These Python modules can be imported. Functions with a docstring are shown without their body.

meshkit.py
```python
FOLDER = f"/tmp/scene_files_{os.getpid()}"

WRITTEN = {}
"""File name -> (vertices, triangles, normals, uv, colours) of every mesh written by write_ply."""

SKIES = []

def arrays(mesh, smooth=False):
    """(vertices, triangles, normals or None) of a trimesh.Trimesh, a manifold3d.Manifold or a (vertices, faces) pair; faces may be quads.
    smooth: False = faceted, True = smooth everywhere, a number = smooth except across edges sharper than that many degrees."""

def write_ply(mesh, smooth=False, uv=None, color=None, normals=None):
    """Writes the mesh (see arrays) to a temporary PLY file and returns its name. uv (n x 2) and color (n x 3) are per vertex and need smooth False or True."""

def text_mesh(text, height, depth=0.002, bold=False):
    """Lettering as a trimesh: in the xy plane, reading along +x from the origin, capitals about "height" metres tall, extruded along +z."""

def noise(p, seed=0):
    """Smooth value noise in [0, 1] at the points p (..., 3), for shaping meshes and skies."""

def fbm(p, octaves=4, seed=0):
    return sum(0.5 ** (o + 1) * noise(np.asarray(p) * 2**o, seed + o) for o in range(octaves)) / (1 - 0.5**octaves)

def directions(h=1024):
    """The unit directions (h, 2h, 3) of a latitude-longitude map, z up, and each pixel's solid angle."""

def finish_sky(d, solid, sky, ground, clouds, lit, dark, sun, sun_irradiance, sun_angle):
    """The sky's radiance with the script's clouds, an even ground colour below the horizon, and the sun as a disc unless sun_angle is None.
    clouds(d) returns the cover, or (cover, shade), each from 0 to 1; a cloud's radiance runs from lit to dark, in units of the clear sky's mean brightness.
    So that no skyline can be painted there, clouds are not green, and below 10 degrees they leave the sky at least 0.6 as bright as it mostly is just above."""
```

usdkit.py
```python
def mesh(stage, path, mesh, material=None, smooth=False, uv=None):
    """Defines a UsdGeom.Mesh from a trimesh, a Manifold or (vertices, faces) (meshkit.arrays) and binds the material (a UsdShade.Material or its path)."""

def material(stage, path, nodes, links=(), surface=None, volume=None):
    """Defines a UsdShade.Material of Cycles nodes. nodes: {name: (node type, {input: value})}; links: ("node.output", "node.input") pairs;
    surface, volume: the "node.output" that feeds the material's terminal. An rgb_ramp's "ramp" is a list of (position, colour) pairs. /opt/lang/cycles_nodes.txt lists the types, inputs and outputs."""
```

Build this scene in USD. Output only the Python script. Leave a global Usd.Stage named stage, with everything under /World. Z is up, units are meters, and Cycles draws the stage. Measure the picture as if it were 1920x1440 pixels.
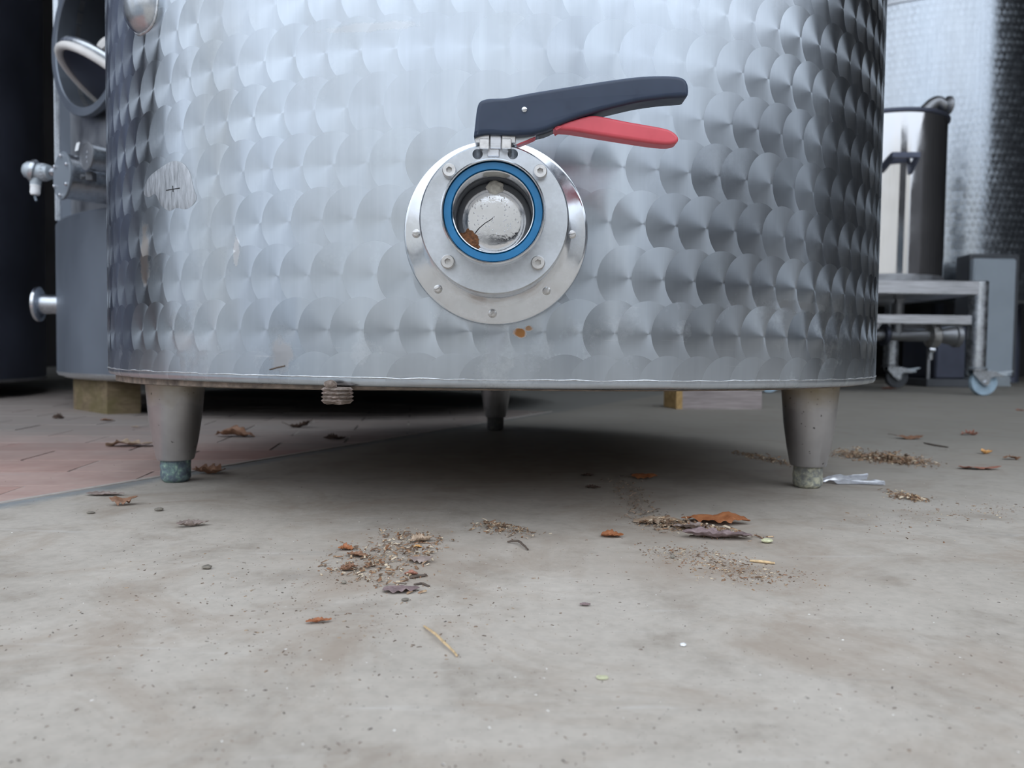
import math, random
import numpy as np, trimesh, usdkit, meshkit
import manifold3d as m3
from shapely.geometry import Polygon, LineString, box as sbox
from shapely import affinity
from pxr import Usd, UsdGeom, UsdLux, UsdShade, Sdf, Gf, Vt

stage = Usd.Stage.CreateInMemory()
world = UsdGeom.Xform.Define(stage, '/World')
stage.SetDefaultPrim(world.GetPrim())
UsdGeom.Scope.Define(stage, '/World/Looks')

# ------------------------------------------------------------------ camera
CAM_H, FPX, PITCH, ROLL = 0.173, 1450.0, 0.0396, 0.0127
cam = UsdGeom.Camera.Define(stage, '/World/camera')
cam.CreateHorizontalApertureAttr(36.0)
cam.CreateFocalLengthAttr(36.0 * FPX / 1920.0)
cam.CreateFStopAttr(9.0)
cam.CreateFocusDistanceAttr(0.66)
cam.CreateClippingRangeAttr(Gf.Vec2f(0.02, 500.0))
cam.CreateExposureAttr(0.21)
_cx = UsdGeom.Xformable(cam)
_cx.AddTranslateOp().Set(Gf.Vec3d(0, 0, CAM_H))
_cx.AddRotateXOp().Set(90.0 - math.degrees(PITCH))
_cx.AddRotateZOp().Set(math.degrees(ROLL))

# ------------------------------------------------------------------ sky and sun
SKY_STRENGTH = 1.0
usdkit.material(stage, '/World/Looks/sky_look', {
    'tc': ('texture_coordinate', {}),
    'sep': ('separate_xyz', {}),
    'up': ('rgb_ramp', {'ramp': [(0.0, (0.30, 0.34, 0.39)), (0.14, (0.56, 0.63, 0.73)), (0.36, (1.16, 1.27, 1.43)), (1.0, (1.48, 1.61, 1.76))]}),
    'map': ('mapping', {'scale': (1.0, 1.0, 2.2)}),
    'n': ('noise_texture', {'scale': 2.2, 'detail': 6.0, 'roughness': 0.55}),
    'cov': ('rgb_ramp', {'ramp': [(0.45, (0, 0, 0)), (0.70, (0.55, 0.55, 0.55))]}),
    'mix': ('mix_color', {'b': (0.95, 0.97, 1.0), 'use_clamp': False}),
    'bg': ('background_shader', {'strength': SKY_STRENGTH}),
}, [('tc.generated', 'sep.vector'), ('sep.z', 'up.fac'), ('tc.generated', 'map.vector'), ('map.vector', 'n.vector'), ('n.fac', 'cov.fac'),
    ('cov.color', 'mix.fac'), ('up.color', 'mix.a'), ('mix.result', 'bg.color')], surface='bg.background')
dome = UsdLux.DomeLight.Define(stage, '/World/sky')
dome.CreateIntensityAttr(1.0)
UsdShade.MaterialBindingAPI.Apply(dome.GetPrim()).Bind(UsdShade.Material.Get(stage, '/World/Looks/sky_look'))
sun = UsdLux.DistantLight.Define(stage, '/World/sun')
sun.CreateIntensityAttr(2.4)
sun.CreateAngleAttr(0.6)
sun.CreateColorAttr(Gf.Vec3f(1.0, 0.90, 0.76))
UsdGeom.Xformable(sun).AddRotateXYZOp().Set(Gf.Vec3f(-48, 0, -14))   # shines over the roof from behind the cellar into the yard

# ------------------------------------------------------------------ helpers
LOC, COUNT = {}, {}


def numbered(path):
    k = COUNT.get(path, 0)
    COUNT[path] = k + 1
    return path if k == 0 else f'{path}_{k:03d}'


def put(prim, label=None, cat=None, group=None, kind=None):
    for k, v in (('label', label), ('category', cat), ('group', group), ('kind', kind)):
        if v:
            prim.SetCustomDataByKey(k, v)
    return prim


def thing(name, label, cat, loc, group=None, kind=None):
    path = numbered('/World/' + name)
    x = UsdGeom.Xform.Define(stage, path)
    x.AddTranslateOp().Set(Gf.Vec3d(*map(float, loc)))
    LOC[path] = np.array(loc, float)
    put(x.GetPrim(), label, cat, group, kind)
    return path


def arr(mesh):
    if hasattr(mesh, 'to_mesh'):
        q = mesh.to_mesh()
        return np.array(q.vert_properties[:, :3], float), np.array(q.tri_verts, int)
    if isinstance(mesh, (tuple, list)):
        v, f = np.asarray(mesh[0], float), np.asarray(mesh[1], int)
        if f.shape[1] == 4:
            f = np.vstack([f[:, [0, 1, 2]], f[:, [0, 2, 3]]])
        return v, f
    return np.array(mesh.vertices, float), np.array(mesh.faces, int)


def obj(name, mesh, mat, parent=None, smooth=35, label=None, cat=None, group=None, kind=None):
    """One Mesh prim; geometry comes in world coordinates."""
    v, f = arr(mesh)
    if parent is None:
        path = numbered('/World/' + name)
        b0, b1 = v.min(0), v.max(0)
        loc = np.array([(b0[0] + b1[0]) / 2, (b0[1] + b1[1]) / 2, b0[2]])
    else:
        path = numbered(parent + '/' + name)
        loc = LOC[parent]
    m = usdkit.mesh(stage, path, (v - loc, f), '/World/Looks/' + mat, smooth=smooth)
    if parent is None:
        UsdGeom.Xformable(m).AddTranslateOp().Set(Gf.Vec3d(*map(float, loc)))
    LOC[path] = loc
    put(m.GetPrim(), label, cat, group, kind)
    return path


def cat(*ms):
    vs, fs, n = [], [], 0
    for m in ms:
        v, f = arr(m)
        vs.append(v); fs.append(f + n); n += len(v)
    return np.vstack(vs), np.vstack(fs)


def ray(px, py):
    a, b = px - 960, py - 720
    cr, sr = math.cos(ROLL), math.sin(ROLL)
    u, up = (a * cr + b * sr) / FPX, -(-a * sr + b * cr) / FPX
    return np.array([u, math.cos(PITCH) + up * math.sin(PITCH), -math.sin(PITCH) + up * math.cos(PITCH)])


def P(px, py, Y):
    r = ray(px, py)
    return r * (Y / r[1]) + [0, 0, CAM_H]


def G(px, py, z=0.0):
    r = ray(px, py)
    return (r * ((z - CAM_H) / r[2]) + [0, 0, CAM_H])


def box(x0, y0, z0, x1, y1, z1, bev=0.0):
    if bev <= 0:
        m = trimesh.creation.box([x1 - x0, y1 - y0, z1 - z0])
        m.apply_translation([(x0 + x1) / 2, (y0 + y1) / 2, (z0 + z1) / 2])
        return m
    pts = []
    for sx, X in ((-1, x0), (1, x1)):
        for sy, Y in ((-1, y0), (1, y1)):
            for sz, Z in ((-1, z0), (1, z1)):
                for k in range(3):
                    d = [bev] * 3
                    d[k] = 0
                    pts.append([X - sx * d[0], Y - sy * d[1], Z - sz * d[2]])
    return m3.Manifold.hull_points(np.array(pts))


def bxp(px0, py0, px1, py1, Y, t, bev=0.0):
    a, b = P(px0, py1, Y), P(px1, py0, Y)
    return box(a[0], Y, a[2], b[0], Y + t, b[2], bev)


def xf(mesh, R=None, t=(0, 0, 0)):
    v, f = arr(mesh)
    if R is not None:
        v = v @ np.asarray(R).T
    return v + np.asarray(t, float), f


def frame(d):
    """Rotation that takes +z to d."""
    d = np.asarray(d, float) / np.linalg.norm(d)
    a = np.array([0, 0, 1.0]) if abs(d[2]) < 0.9 else np.array([1.0, 0, 0])
    x = np.cross(a, d); x /= np.linalg.norm(x)
    return np.stack([x, np.cross(d, x), d], 1)


def lathe(prof, n=64, center=(0, 0, 0), axis=(0, 0, 1), closed=False, a0=0.0):
    """Turned solid: prof is a list of (radius, height along axis)."""
    prof = np.array(prof, float)
    th = a0 + np.arange(n) / n * 2 * np.pi
    v = np.stack([prof[None, :, 0] * np.cos(th)[:, None], prof[None, :, 0] * np.sin(th)[:, None], np.broadcast_to(prof[None, :, 1], (n, len(prof)))], -1).reshape(-1, 3)
    k, f = len(prof), []
    segs = [(i, (i + 1) % k) for i in range(k if closed else k - 1)]
    for i in range(n):
        a, b = i * k, ((i + 1) % n) * k
        for s, e in segs:
            f += [[a + s, b + s, b + e], [a + s, b + e, a + e]]
    m = trimesh.Trimesh(v, f, process=True)
    m.update_faces(m.nondegenerate_faces())
    if m.is_watertight and m.volume < 0:
        m.invert()
    return xf(m, frame(axis), center)


def tube(path, r, n=10, caps=True):
    path = np.array(path, float)
    r = np.broadcast_to(np.asarray(r, float), len(path))
    t = np.gradient(path, axis=0)
    t /= np.linalg.norm(t, axis=1, keepdims=True)
    a = np.array([0, 0, 1.0]) if abs(t[0][2]) < 0.9 else np.array([1.0, 0, 0])
    x = np.cross(a, t[0]); v = []
    th = np.arange(n) / n * 2 * np.pi
    for i in range(len(path)):
        x = x - t[i] * (x @ t[i]); x /= np.linalg.norm(x)
        y = np.cross(t[i], x)
        v.append(path[i] + r[i] * (np.cos(th)[:, None] * x + np.sin(th)[:, None] * y))
    v = np.vstack(v); f = []
    for i in range(len(path) - 1):
        for j in range(n):
            a, b = i * n + j, i * n + (j + 1) % n
            f += [[a, b, b + n], [a, b + n, a + n]]
    if caps:
        v = np.vstack([v, path[0], path[-1]])
        c0, c1, L = len(v) - 2, len(v) - 1, (len(path) - 1) * n
        for j in range(n):
            f += [[c0, (j + 1) % n, j], [c1, L + j, L + (j + 1) % n]]
    return v, np.array(f)


def cyl(a, b, r, n=24, bev=0.0):
    a, b = np.asarray(a, float), np.asarray(b, float)
    L = np.linalg.norm(b - a)
    pr = [(0, 0), (r - bev, 0), (r, bev), (r, L - bev), (r - bev, L), (0, L)] if bev else [(0, 0), (r, 0), (r, L), (0, L)]
    return lathe(pr, n, a, b - a)


def smooth_outline(pts, n=160, it=2):
    p = np.array(pts, float)
    for _ in range(it):
        q = np.roll(p, -1, 0)
        p = np.stack([p * .75 + q * .25, p * .25 + q * .75], 1).reshape(-1, 2)
    q = np.vstack([p, p[:1]])
    s = np.r_[0, np.cumsum(np.linalg.norm(np.diff(q, axis=0), axis=1))]
    t = np.linspace(0, s[-1], n, endpoint=False)
    return np.stack([np.interp(t, s, q[:, 0]), np.interp(t, s, q[:, 1])], 1)


def rounded_prism(pts, y0, y1, r, steps=4):
    """Outline in x,z extruded along y with rounded edges."""
    p = np.array(pts, float)
    area = 0.5 * np.sum(p[:, 0] * np.roll(p[:, 1], -1) - np.roll(p[:, 0], -1) * p[:, 1])
    if area < 0:
        p = p[::-1]
    d = np.roll(p, -1, 0) - np.roll(p, 1, 0)
    d /= np.linalg.norm(d, axis=1, keepdims=True)
    nrm = np.stack([d[:, 1], -d[:, 0]], 1)
    rings = []
    for k in range(steps + 1):
        a = k / steps * np.pi / 2
        rings.append((r * (1 - math.sin(a)), y0 + r * (1 - math.cos(a))))
    rings += [(i, y0 + y1 - y) for i, y in rings[::-1]]
    n, v, f = len(p), [], []
    for i, y in rings:
        q = p - nrm * i
        v.append(np.stack([q[:, 0], np.full(n, y), q[:, 1]], 1))
    for k in range(len(rings) - 1):
        for j in range(n):
            a, b = k * n + j, k * n + (j + 1) % n
            f += [[a, b, b + n], [a, b + n, a + n]]
    cv, cf = trimesh.creation.triangulate_polygon(Polygon(p - nrm * r).buffer(0), engine='earcut')
    base = sum(len(x) for x in v)
    v.append(np.stack([cv[:, 0], np.full(len(cv), y0), cv[:, 1]], 1))
    v.append(np.stack([cv[:, 0], np.full(len(cv), y1), cv[:, 1]], 1))
    f = f + [list(t + base) for t in cf] + [list(t[::-1] + base + len(cv)) for t in cf]
    m = trimesh.Trimesh(np.vstack(v), f, process=True)
    m.fix_normals()
    return m


def slab(poly, z0, z1):
    m = trimesh.creation.extrude_polygon(poly, z1 - z0, engine='earcut')
    m.apply_translation([0, 0, z0])
    return m


# ------------------------------------------------------------------ materials
class Nodes:
    """Small writer for node graphs: every method returns 'node.output'."""
    def __init__(self):
        self.n, self.l, self.k = {}, [], 0

    def add(self, kind, out, **ins):
        name = f'n{self.k}'; self.k += 1
        vals = {}
        for a, v in ins.items():
            if isinstance(v, str) and '.' in v and v.split('.')[0] in self.n:
                self.l.append((v, f'{name}.{a}'))
            else:
                vals[a] = v
        self.n[name] = (kind, vals)
        return f'{name}.{out}'

    def m(self, op, a, b=0.0, c=0.0):
        return self.add('math', 'value', math_type=op, value1=a, value2=b, value3=c)

    def pos(self):
        return self.add('geometry', 'position')

    def xyz(self, v):
        s = self.add('separate_xyz', 'x', vector=v).split('.')[0]
        return s + '.x', s + '.y', s + '.z'

    def noise(self, v, scale, detail=4.0, rough=0.55, dist=0.0, sc=None):
        if sc is not None:
            v = self.add('mapping', 'vector', vector=v, scale=sc)
        return self.add('noise_texture', 'fac', vector=v, scale=scale, detail=detail, roughness=rough, distortion=dist)

    def ramp(self, fac, stops):
        return self.add('rgb_ramp', 'color', fac=fac, ramp=[(p, (c, c, c) if np.ndim(c) == 0 else c) for p, c in stops])

    def mix(self, fac, a, b, blend='mix'):
        return self.add('mix_color', 'result', blend_type=blend, fac=fac, a=a, b=b)

    def val(self, col):
        return self.add('rgb_to_bw', 'val', color=col)

    def bump(self, h, strength=0.3, distance=0.01):
        return self.add('bump', 'normal', height=h, strength=strength, distance=distance)

    def done(self, name, **pr):
        out = self.add('principled_bsdf', 'BSDF', **pr)
        return usdkit.material(stage, '/World/Looks/' + name, self.n, self.l, surface=out)


def simple(name, col, rough=0.5, metallic=0.0, var=0.15, scale=20.0, bump=0.0, sc=None, **kw):
    g = Nodes()
    p = g.pos()
    n = g.noise(p, scale, 5.0, sc=sc)
    c = np.array(col, float)
    col = g.ramp(n, [(0.3, tuple(c * (1 - var))), (0.7, tuple(np.minimum(c * (1 + var), 1)))])
    rg = g.val(g.ramp(n, [(0.3, max(rough - .08, .02)), (0.7, min(rough + .08, 1))]))
    args = dict(base_color=col, roughness=rg, metallic=metallic, **kw)
    if bump:
        args['normal'] = g.bump(n, bump, 0.002)
    return g.done(name, **args)


TX, TY, TR, TB = -0.0267, 1.2572, 0.5591, 0.1404       # the main tank: axis, radius, height of its lower rim


def surf(px, py, off=0.0):
    """Point of the tank shell seen at a pixel: angle round the axis and height."""
    r = ray(px, py)
    o = np.array([-TX, -TY])
    a = r[0] ** 2 + r[1] ** 2
    b = 2 * (r[0] * o[0] + r[1] * o[1])
    c = o @ o - (TR + off) ** 2
    t = (-b - math.sqrt(max(b * b - 4 * a * c, 0))) / (2 * a)
    q = r * t + [0, 0, CAM_H]
    return math.atan2(q[0] - TX, TY - q[1]), q[2]


def engine_turned(name, cx, cy, R, z0, p, q, r, base=(0.54, 0.59, 0.645), rough=0.275, aniso=0.90, top=9.0, low=None, contrast=1.0, grime=True, marks=()):
    """Circle-polished sheet steel: rows of overlapping discs, each brushed in rings round its own centre."""
    g = Nodes()
    pos = g.pos()
    x, y, z = g.xyz(pos)
    dx, dy = g.m('subtract', x, cx), g.m('subtract', cy, y)
    th = g.m('arctan2', dx, dy)
    ct, st = g.m('cosine', th), g.m('sine', th)
    u, v = g.m('multiply', th, R), g.m('subtract', z, z0)

    def row(j):
        off = g.m('multiply', g.m('fraction', g.m('multiply', j, 0.381)), p)
        dv = g.m('subtract', v, g.m('multiply', j, q))
        w = g.m('sqrt', g.m('maximum', g.m('subtract', r * r, g.m('multiply', dv, dv)), 0.0))
        uu = g.m('subtract', u, off)
        i = g.m('floor', g.m('divide', g.m('add', uu, w), p))
        du = g.m('subtract', uu, g.m('multiply', i, p))
        ok = g.m('less_than', g.m('absolute', du), w)
        return i, du, dv, ok
    j0 = g.m('ceil', g.m('divide', g.m('subtract', v, r), q))
    a, b = row(j0), row(g.m('add', j0, 1.0))
    ok = a[3]
    pick = lambda s, t: g.m('add', g.m('multiply', s, ok), g.m('multiply', t, g.m('subtract', 1.0, ok)))
    du, dv, i = pick(a[1], b[1]), pick(a[2], b[2]), pick(a[0], b[0])
    jj = g.m('add', j0, g.m('subtract', 1.0, ok))
    rnd = g.add('white_noise_texture', 'value', dimensions='2D', vector=g.add('combine_xyz', 'vector', x=i, y=jj, z=0.0))
    # radial direction of the disc, in world space
    T = g.add('combine_xyz', 'vector', x=g.m('multiply', du, ct), y=g.m('multiply', du, st), z=dv)
    rho = g.m('sqrt', g.m('add', g.m('multiply', du, du), g.m('multiply', dv, dv)))
    big = g.noise(pos, 5.0, 3.0)
    worn = g.val(g.ramp(big, [(0.36, 0.55), (0.6, 1.0)]))
    an = g.m('multiply', worn, aniso)
    if low is not None:   # the polish ends above the lower rim
        an = g.m('multiply', an, g.add('map_range', 'result', value=z, from_min=low, from_max=low + 0.02, to_min=0.35, to_max=1.0, clamp=True))
    streak = g.noise(pos, 1.0, 6.0, 0.65, sc=(55.0, 55.0, 3.0))
    cl = np.array(base)
    col = g.ramp(streak, [(0.25, tuple(cl * 0.88)), (0.75, tuple(np.minimum(cl * 1.06, 1)))])
    col = g.mix(1.0, col, g.ramp(rnd, [(0, 1 - .05 * contrast), (1, 1.0)]), 'multiply')
    rg = g.m('add', rough - 0.05, g.m('multiply', rnd, 0.07))
    if grime:
        stain = g.val(g.ramp(g.noise(pos, 16.0, 6.0, 0.65), [(0.56, 0.0), (0.72, 1.0)]))
        lowz = g.add('map_range', 'result', value=z, from_min=0.14, from_max=0.30, to_min=0.75, to_max=0.12, clamp=True)
        k = g.m('multiply', stain, lowz)
        col = g.mix(k, col, (0.40, 0.41, 0.42))
        rg = g.m('add', rg, g.m('multiply', k, 0.2))
        scr = g.val(g.ramp(g.noise(pos, 1.0, 4.0, 0.7, sc=(9.0, 9.0, 260.0)), [(0.66, 0.0), (0.74, 1.0)]))
        lowz2 = g.add('map_range', 'result', value=z, from_min=0.20, from_max=0.27, to_min=0.35, to_max=0.0, clamp=True)
        col = g.mix(g.m('multiply', scr, lowz2), col, (0.88, 0.89, 0.90))
    edge = g.noise(pos, 70.0, 5.0, 0.65) if marks else None
    for (mx, my, rx, rz, strength, mcol, mrough) in marks:      # old stains, scrapes and rust on the sheet
        a0, v0 = surf(mx, my)
        d = g.m('sqrt', g.m('add', g.m('power', g.m('divide', g.m('subtract', u, a0 * R), rx), 2.0), g.m('power', g.m('divide', g.m('subtract', z, v0), rz), 2.0)))
        k = g.add('map_range', 'result', value=g.m('add', d, g.m('multiply', g.m('subtract', edge, 0.5), 1.8)), from_min=0.7, from_max=1.1, to_min=strength, to_max=0.0, clamp=True)
        col = g.mix(k, col, mcol)
        rg = g.m('add', g.m('multiply', rg, g.m('subtract', 1.0, k)), g.m('multiply', k, mrough))
    nrm = g.bump(g.noise(pos, 9.0, 2.0), 0.10, 0.006)
    return g.done(name, base_color=col, metallic=1.0, roughness=rg, anisotropic=an, tangent=T, normal=nrm)


BIG = (3.24, 6.45, 1.15)
engine_turned('circle_polished_steel', TX, TY, TR, 0.243, 0.0335, 0.0505, 0.0305, low=0.165, marks=[
    (977, 624, .006, .005, .95, (0.46, 0.22, 0.07), .75), (990, 616, .004, .003, .8, (0.46, 0.24, 0.09), .75), (528, 668, .012, .017, .75, (0.36, 0.35, 0.35), .42),
    (272, 480, .012, .034, .8, (0.36, 0.31, 0.27), .42), (443, 475, .004, .015, .85, (0.70, 0.71, 0.73), .5), (700, 50, .05, .004, .35, (0.70, 0.72, 0.74), .5),
    (930, 640, .010, .018, .45, (0.36, 0.38, 0.41), .5), (1500, 575, .05, .006, .5, (0.32, 0.34, 0.37), .5), (340, 640, .018, .012, .5, (0.42, 0.41, 0.42), .4)])
engine_turned('fine_polished_steel', BIG[0], BIG[1], BIG[2], 0.5, 0.040, 0.049, 0.0315, rough=0.2, aniso=0.8, grime=False, contrast=2.0)
simple('satin_steel', (0.60, 0.635, 0.68), 0.28, 1.0, 0.06, 30.0)
simple('bright_steel', (0.74, 0.77, 0.81), 0.16, 1.0, 0.05, 60.0)
simple('mirror_steel', (0.80, 0.80, 0.81), 0.06, 1.0, 0.02, 9.0)
simple('disc_steel', (0.74, 0.75, 0.77), 0.10, 1.0, 0.05, 60.0, 0.12)
simple('brushed_steel', (0.62, 0.63, 0.66), 0.33, 1.0, 0.10, 1.0, sc=(6.0, 6.0, 160.0))
simple('cast_steel', (0.62, 0.61, 0.60), 0.38, 1.0, 0.12, 120.0, 0.15)
simple('dull_steel', (0.34, 0.35, 0.37), 0.42, 1.0, 0.10, 18.0)
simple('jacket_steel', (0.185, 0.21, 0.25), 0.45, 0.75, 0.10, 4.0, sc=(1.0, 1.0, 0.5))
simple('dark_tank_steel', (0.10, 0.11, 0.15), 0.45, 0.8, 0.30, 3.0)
simple('black_plastic', (0.015, 0.026, 0.052), 0.42, 0.0, 0.12, 60.0, 0.05)
simple('red_plastic', (0.52, 0.070, 0.090), 0.38, 0.0, 0.10, 40.0, 0.04)
simple('blue_rubber', (0.008, 0.125, 0.28), 0.42, 0.0, 0.12, 80.0, 0.05)
simple('white_rubber', (0.72, 0.70, 0.68), 0.5, 0.0, 0.08, 30.0)
simple('sealant', (0.55, 0.55, 0.54), 0.5)
simple('white_plastic', (0.80, 0.81, 0.82), 0.4, 0.0, 0.04, 30.0)
simple('grey_enamel', (0.33, 0.38, 0.43), 0.35, 0.0, 0.06, 3.0)
simple('dark_enamel', (0.17, 0.195, 0.225), 0.4, 0.0, 0.06, 3.0)
simple('dark_frame', (0.07, 0.075, 0.085), 0.5, 0.0, 0.2, 10.0)
simple('dark_void', (0.012, 0.012, 0.014), 0.8)
simple('grey_rubber', (0.22, 0.27, 0.32), 0.6, 0.0, 0.1, 20.0)
simple('wheel_blue', (0.30, 0.40, 0.48), 0.45, 0.0, 0.12, 40.0)
simple('aluminium_cast', (0.45, 0.50, 0.54), 0.45, 0.6, 0.10, 40.0, 0.1)
simple('sediment_white', (0.70, 0.67, 0.60), 0.7, 0.0, 0.2, 200.0, 0.3)
simple('rust_brown', (0.20, 0.085, 0.035), 0.8, 0.0, 0.6, 400.0, 0.6)
simple('rust_stain', (0.50, 0.27, 0.10), 0.75, 0.0, 0.45, 260.0)
simple('ground_weld', (0.47, 0.49, 0.52), 0.42, 1.0, 0.22, 1.0, 0.25, sc=(260.0, 260.0, 60.0))
simple('scraped_steel', (0.50, 0.52, 0.55), 0.50, 1.0, 0.10, 90.0)
simple('dull_patch', (0.33, 0.325, 0.33), 0.42, 1.0, 0.12, 60.0)
simple('weld_bead', (0.62, 0.64, 0.66), 0.42, 1.0, 0.2, 220.0, 0.4)
simple('rusty_rim', (0.20, 0.16, 0.13), 0.75, 0.2, 0.55, 90.0, 0.3)
simple('plaster', (0.78, 0.74, 0.68), 0.9, 0.0, 0.06, 1.5)
simple('dark_wall', (0.050, 0.048, 0.050), 0.9, 0.0, 0.25, 2.0)
simple('roof_board', (0.10, 0.085, 0.075), 0.9, 0.0, 0.25, 2.0)
simple('gate_paint', (0.06, 0.075, 0.09), 0.6)
simple('clear_film', (0.80, 0.82, 0.88), 0.18, 0.0, 0.03, 40.0, transmission_weight=0.70)
simple('straw', (0.58, 0.42, 0.24), 0.7, 0.0, 0.3, 300.0)
simple('dark_twig', (0.10, 0.075, 0.06), 0.8, 0.0, 0.3, 300.0)
simple('pebble_look', (0.20, 0.18, 0.15), 0.8, 0.0, 0.3, 300.0, 0.3)
simple('seed_green', (0.58, 0.58, 0.38), 0.7, 0.0, 0.2, 300.0)


def leg_material():
    g = Nodes(); p = g.pos()
    x, y, z = g.xyz(p)
    base = g.ramp(g.noise(p, 26.0, 5.0), [(0.3, (0.37, 0.36, 0.362)), (0.7, (0.46, 0.45, 0.452))])
    topdirt = g.add('map_range', 'result', value=g.m('add', z, g.m('multiply', g.noise(p, 40.0, 4.0), 0.05)), from_min=0.125, from_max=0.165, to_min=0.0, to_max=0.75, clamp=True)
    base = g.mix(topdirt, base, (0.36, 0.29, 0.17))
    spots = g.val(g.ramp(g.noise(p, 190.0, 2.0, 0.4), [(0.70, 0.0), (0.75, 1.0)]))
    base = g.mix(g.m('multiply', spots, 0.8), base, (0.05, 0.04, 0.035))
    g.done('leg_steel', base_color=base, metallic=0.9, roughness=g.m('add', 0.33, g.m('multiply', g.m('maximum', spots, topdirt), 0.4)))


leg_material()


def crust(name, a, b, c, d):
    g = Nodes(); p = g.pos()
    n1 = g.noise(p, 130.0, 8.0, 0.7, 0.6)
    n2 = g.noise(p, 55.0, 4.0)
    col = g.ramp(n1, [(0.32, a), (0.46, b), (0.56, c), (0.68, d)])
    col = g.mix(g.val(g.ramp(n2, [(0.45, 0.0), (0.58, 0.75)])), col, a)
    g.done(name, base_color=col, roughness=0.8, normal=g.bump(n1, 0.7, 0.003))


crust('verdigris_crust', (0.075, 0.095, 0.125), (0.14, 0.18, 0.21), (0.19, 0.31, 0.26), (0.58, 0.62, 0.52))
crust('lime_crust', (0.13, 0.13, 0.13), (0.26, 0.27, 0.24), (0.46, 0.45, 0.33), (0.66, 0.64, 0.52))
crust('dark_crust', (0.06, 0.06, 0.065), (0.10, 0.10, 0.10), (0.14, 0.13, 0.12), (0.22, 0.20, 0.16))
crust('drain_crust', (0.10, 0.075, 0.055), (0.26, 0.20, 0.17), (0.40, 0.33, 0.30), (0.52, 0.45, 0.42))


def wood(name, a, b, sc, angle=0.0, moss=None):
    g = Nodes(); p = g.pos()
    q = g.add('mapping', 'vector', vector=g.add('vector_rotate', 'vector', rotate_type='z_axis', vector=p, angle=angle), scale=sc)
    n = g.noise(q, 1.0, 8.0, 0.65, 0.4)
    col = g.ramp(n, [(0.28, a), (0.5, tuple((np.array(a) + np.array(b)) / 2)), (0.72, b)])
    if moss:
        col = g.mix(g.val(g.ramp(g.noise(p, 12.0, 4.0), [(0.42, 0.0), (0.62, 0.8)])), col, moss)
    g.done(name, base_color=col, roughness=0.85, normal=g.bump(n, 0.5, 0.003))


wood('grey_wood', (0.17, 0.14, 0.14), (0.42, 0.37, 0.36), (9.0, 60.0, 220.0), -math.radians(10))
wood('cut_wood', (0.24, 0.14, 0.05), (0.55, 0.37, 0.16), (120.0, 40.0, 60.0))
wood('mossy_wood', (0.10, 0.072, 0.042), (0.24, 0.18, 0.105), (30.0, 30.0, 90.0), 0.0, (0.115, 0.095, 0.035))

LEAVES = {'brown': ((0.14, 0.07, 0.04), (0.32, 0.17, 0.10)), 'rust': ((0.24, 0.075, 0.025), (0.42, 0.17, 0.07)), 'tan': ((0.26, 0.18, 0.12), (0.50, 0.38, 0.28)),
          'grey': ((0.17, 0.13, 0.115), (0.36, 0.29, 0.26)), 'dark': ((0.035, 0.024, 0.02), (0.12, 0.075, 0.055)), 'purple': ((0.11, 0.075, 0.075), (0.30, 0.22, 0.22)),
          'orange': ((0.50, 0.19, 0.04), (0.80, 0.45, 0.16)), 'red': ((0.25, 0.09, 0.06), (0.42, 0.20, 0.14))}
for k, (a, b) in LEAVES.items():
    g = Nodes(); p = g.pos()
    n = g.noise(p, 90.0, 6.0, 0.65)
    g.done(f'leaf_{k}', base_color=g.ramp(n, [(0.3, a), (0.68, b)]), roughness=0.62, normal=g.bump(n, 0.35, 0.002))


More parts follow.
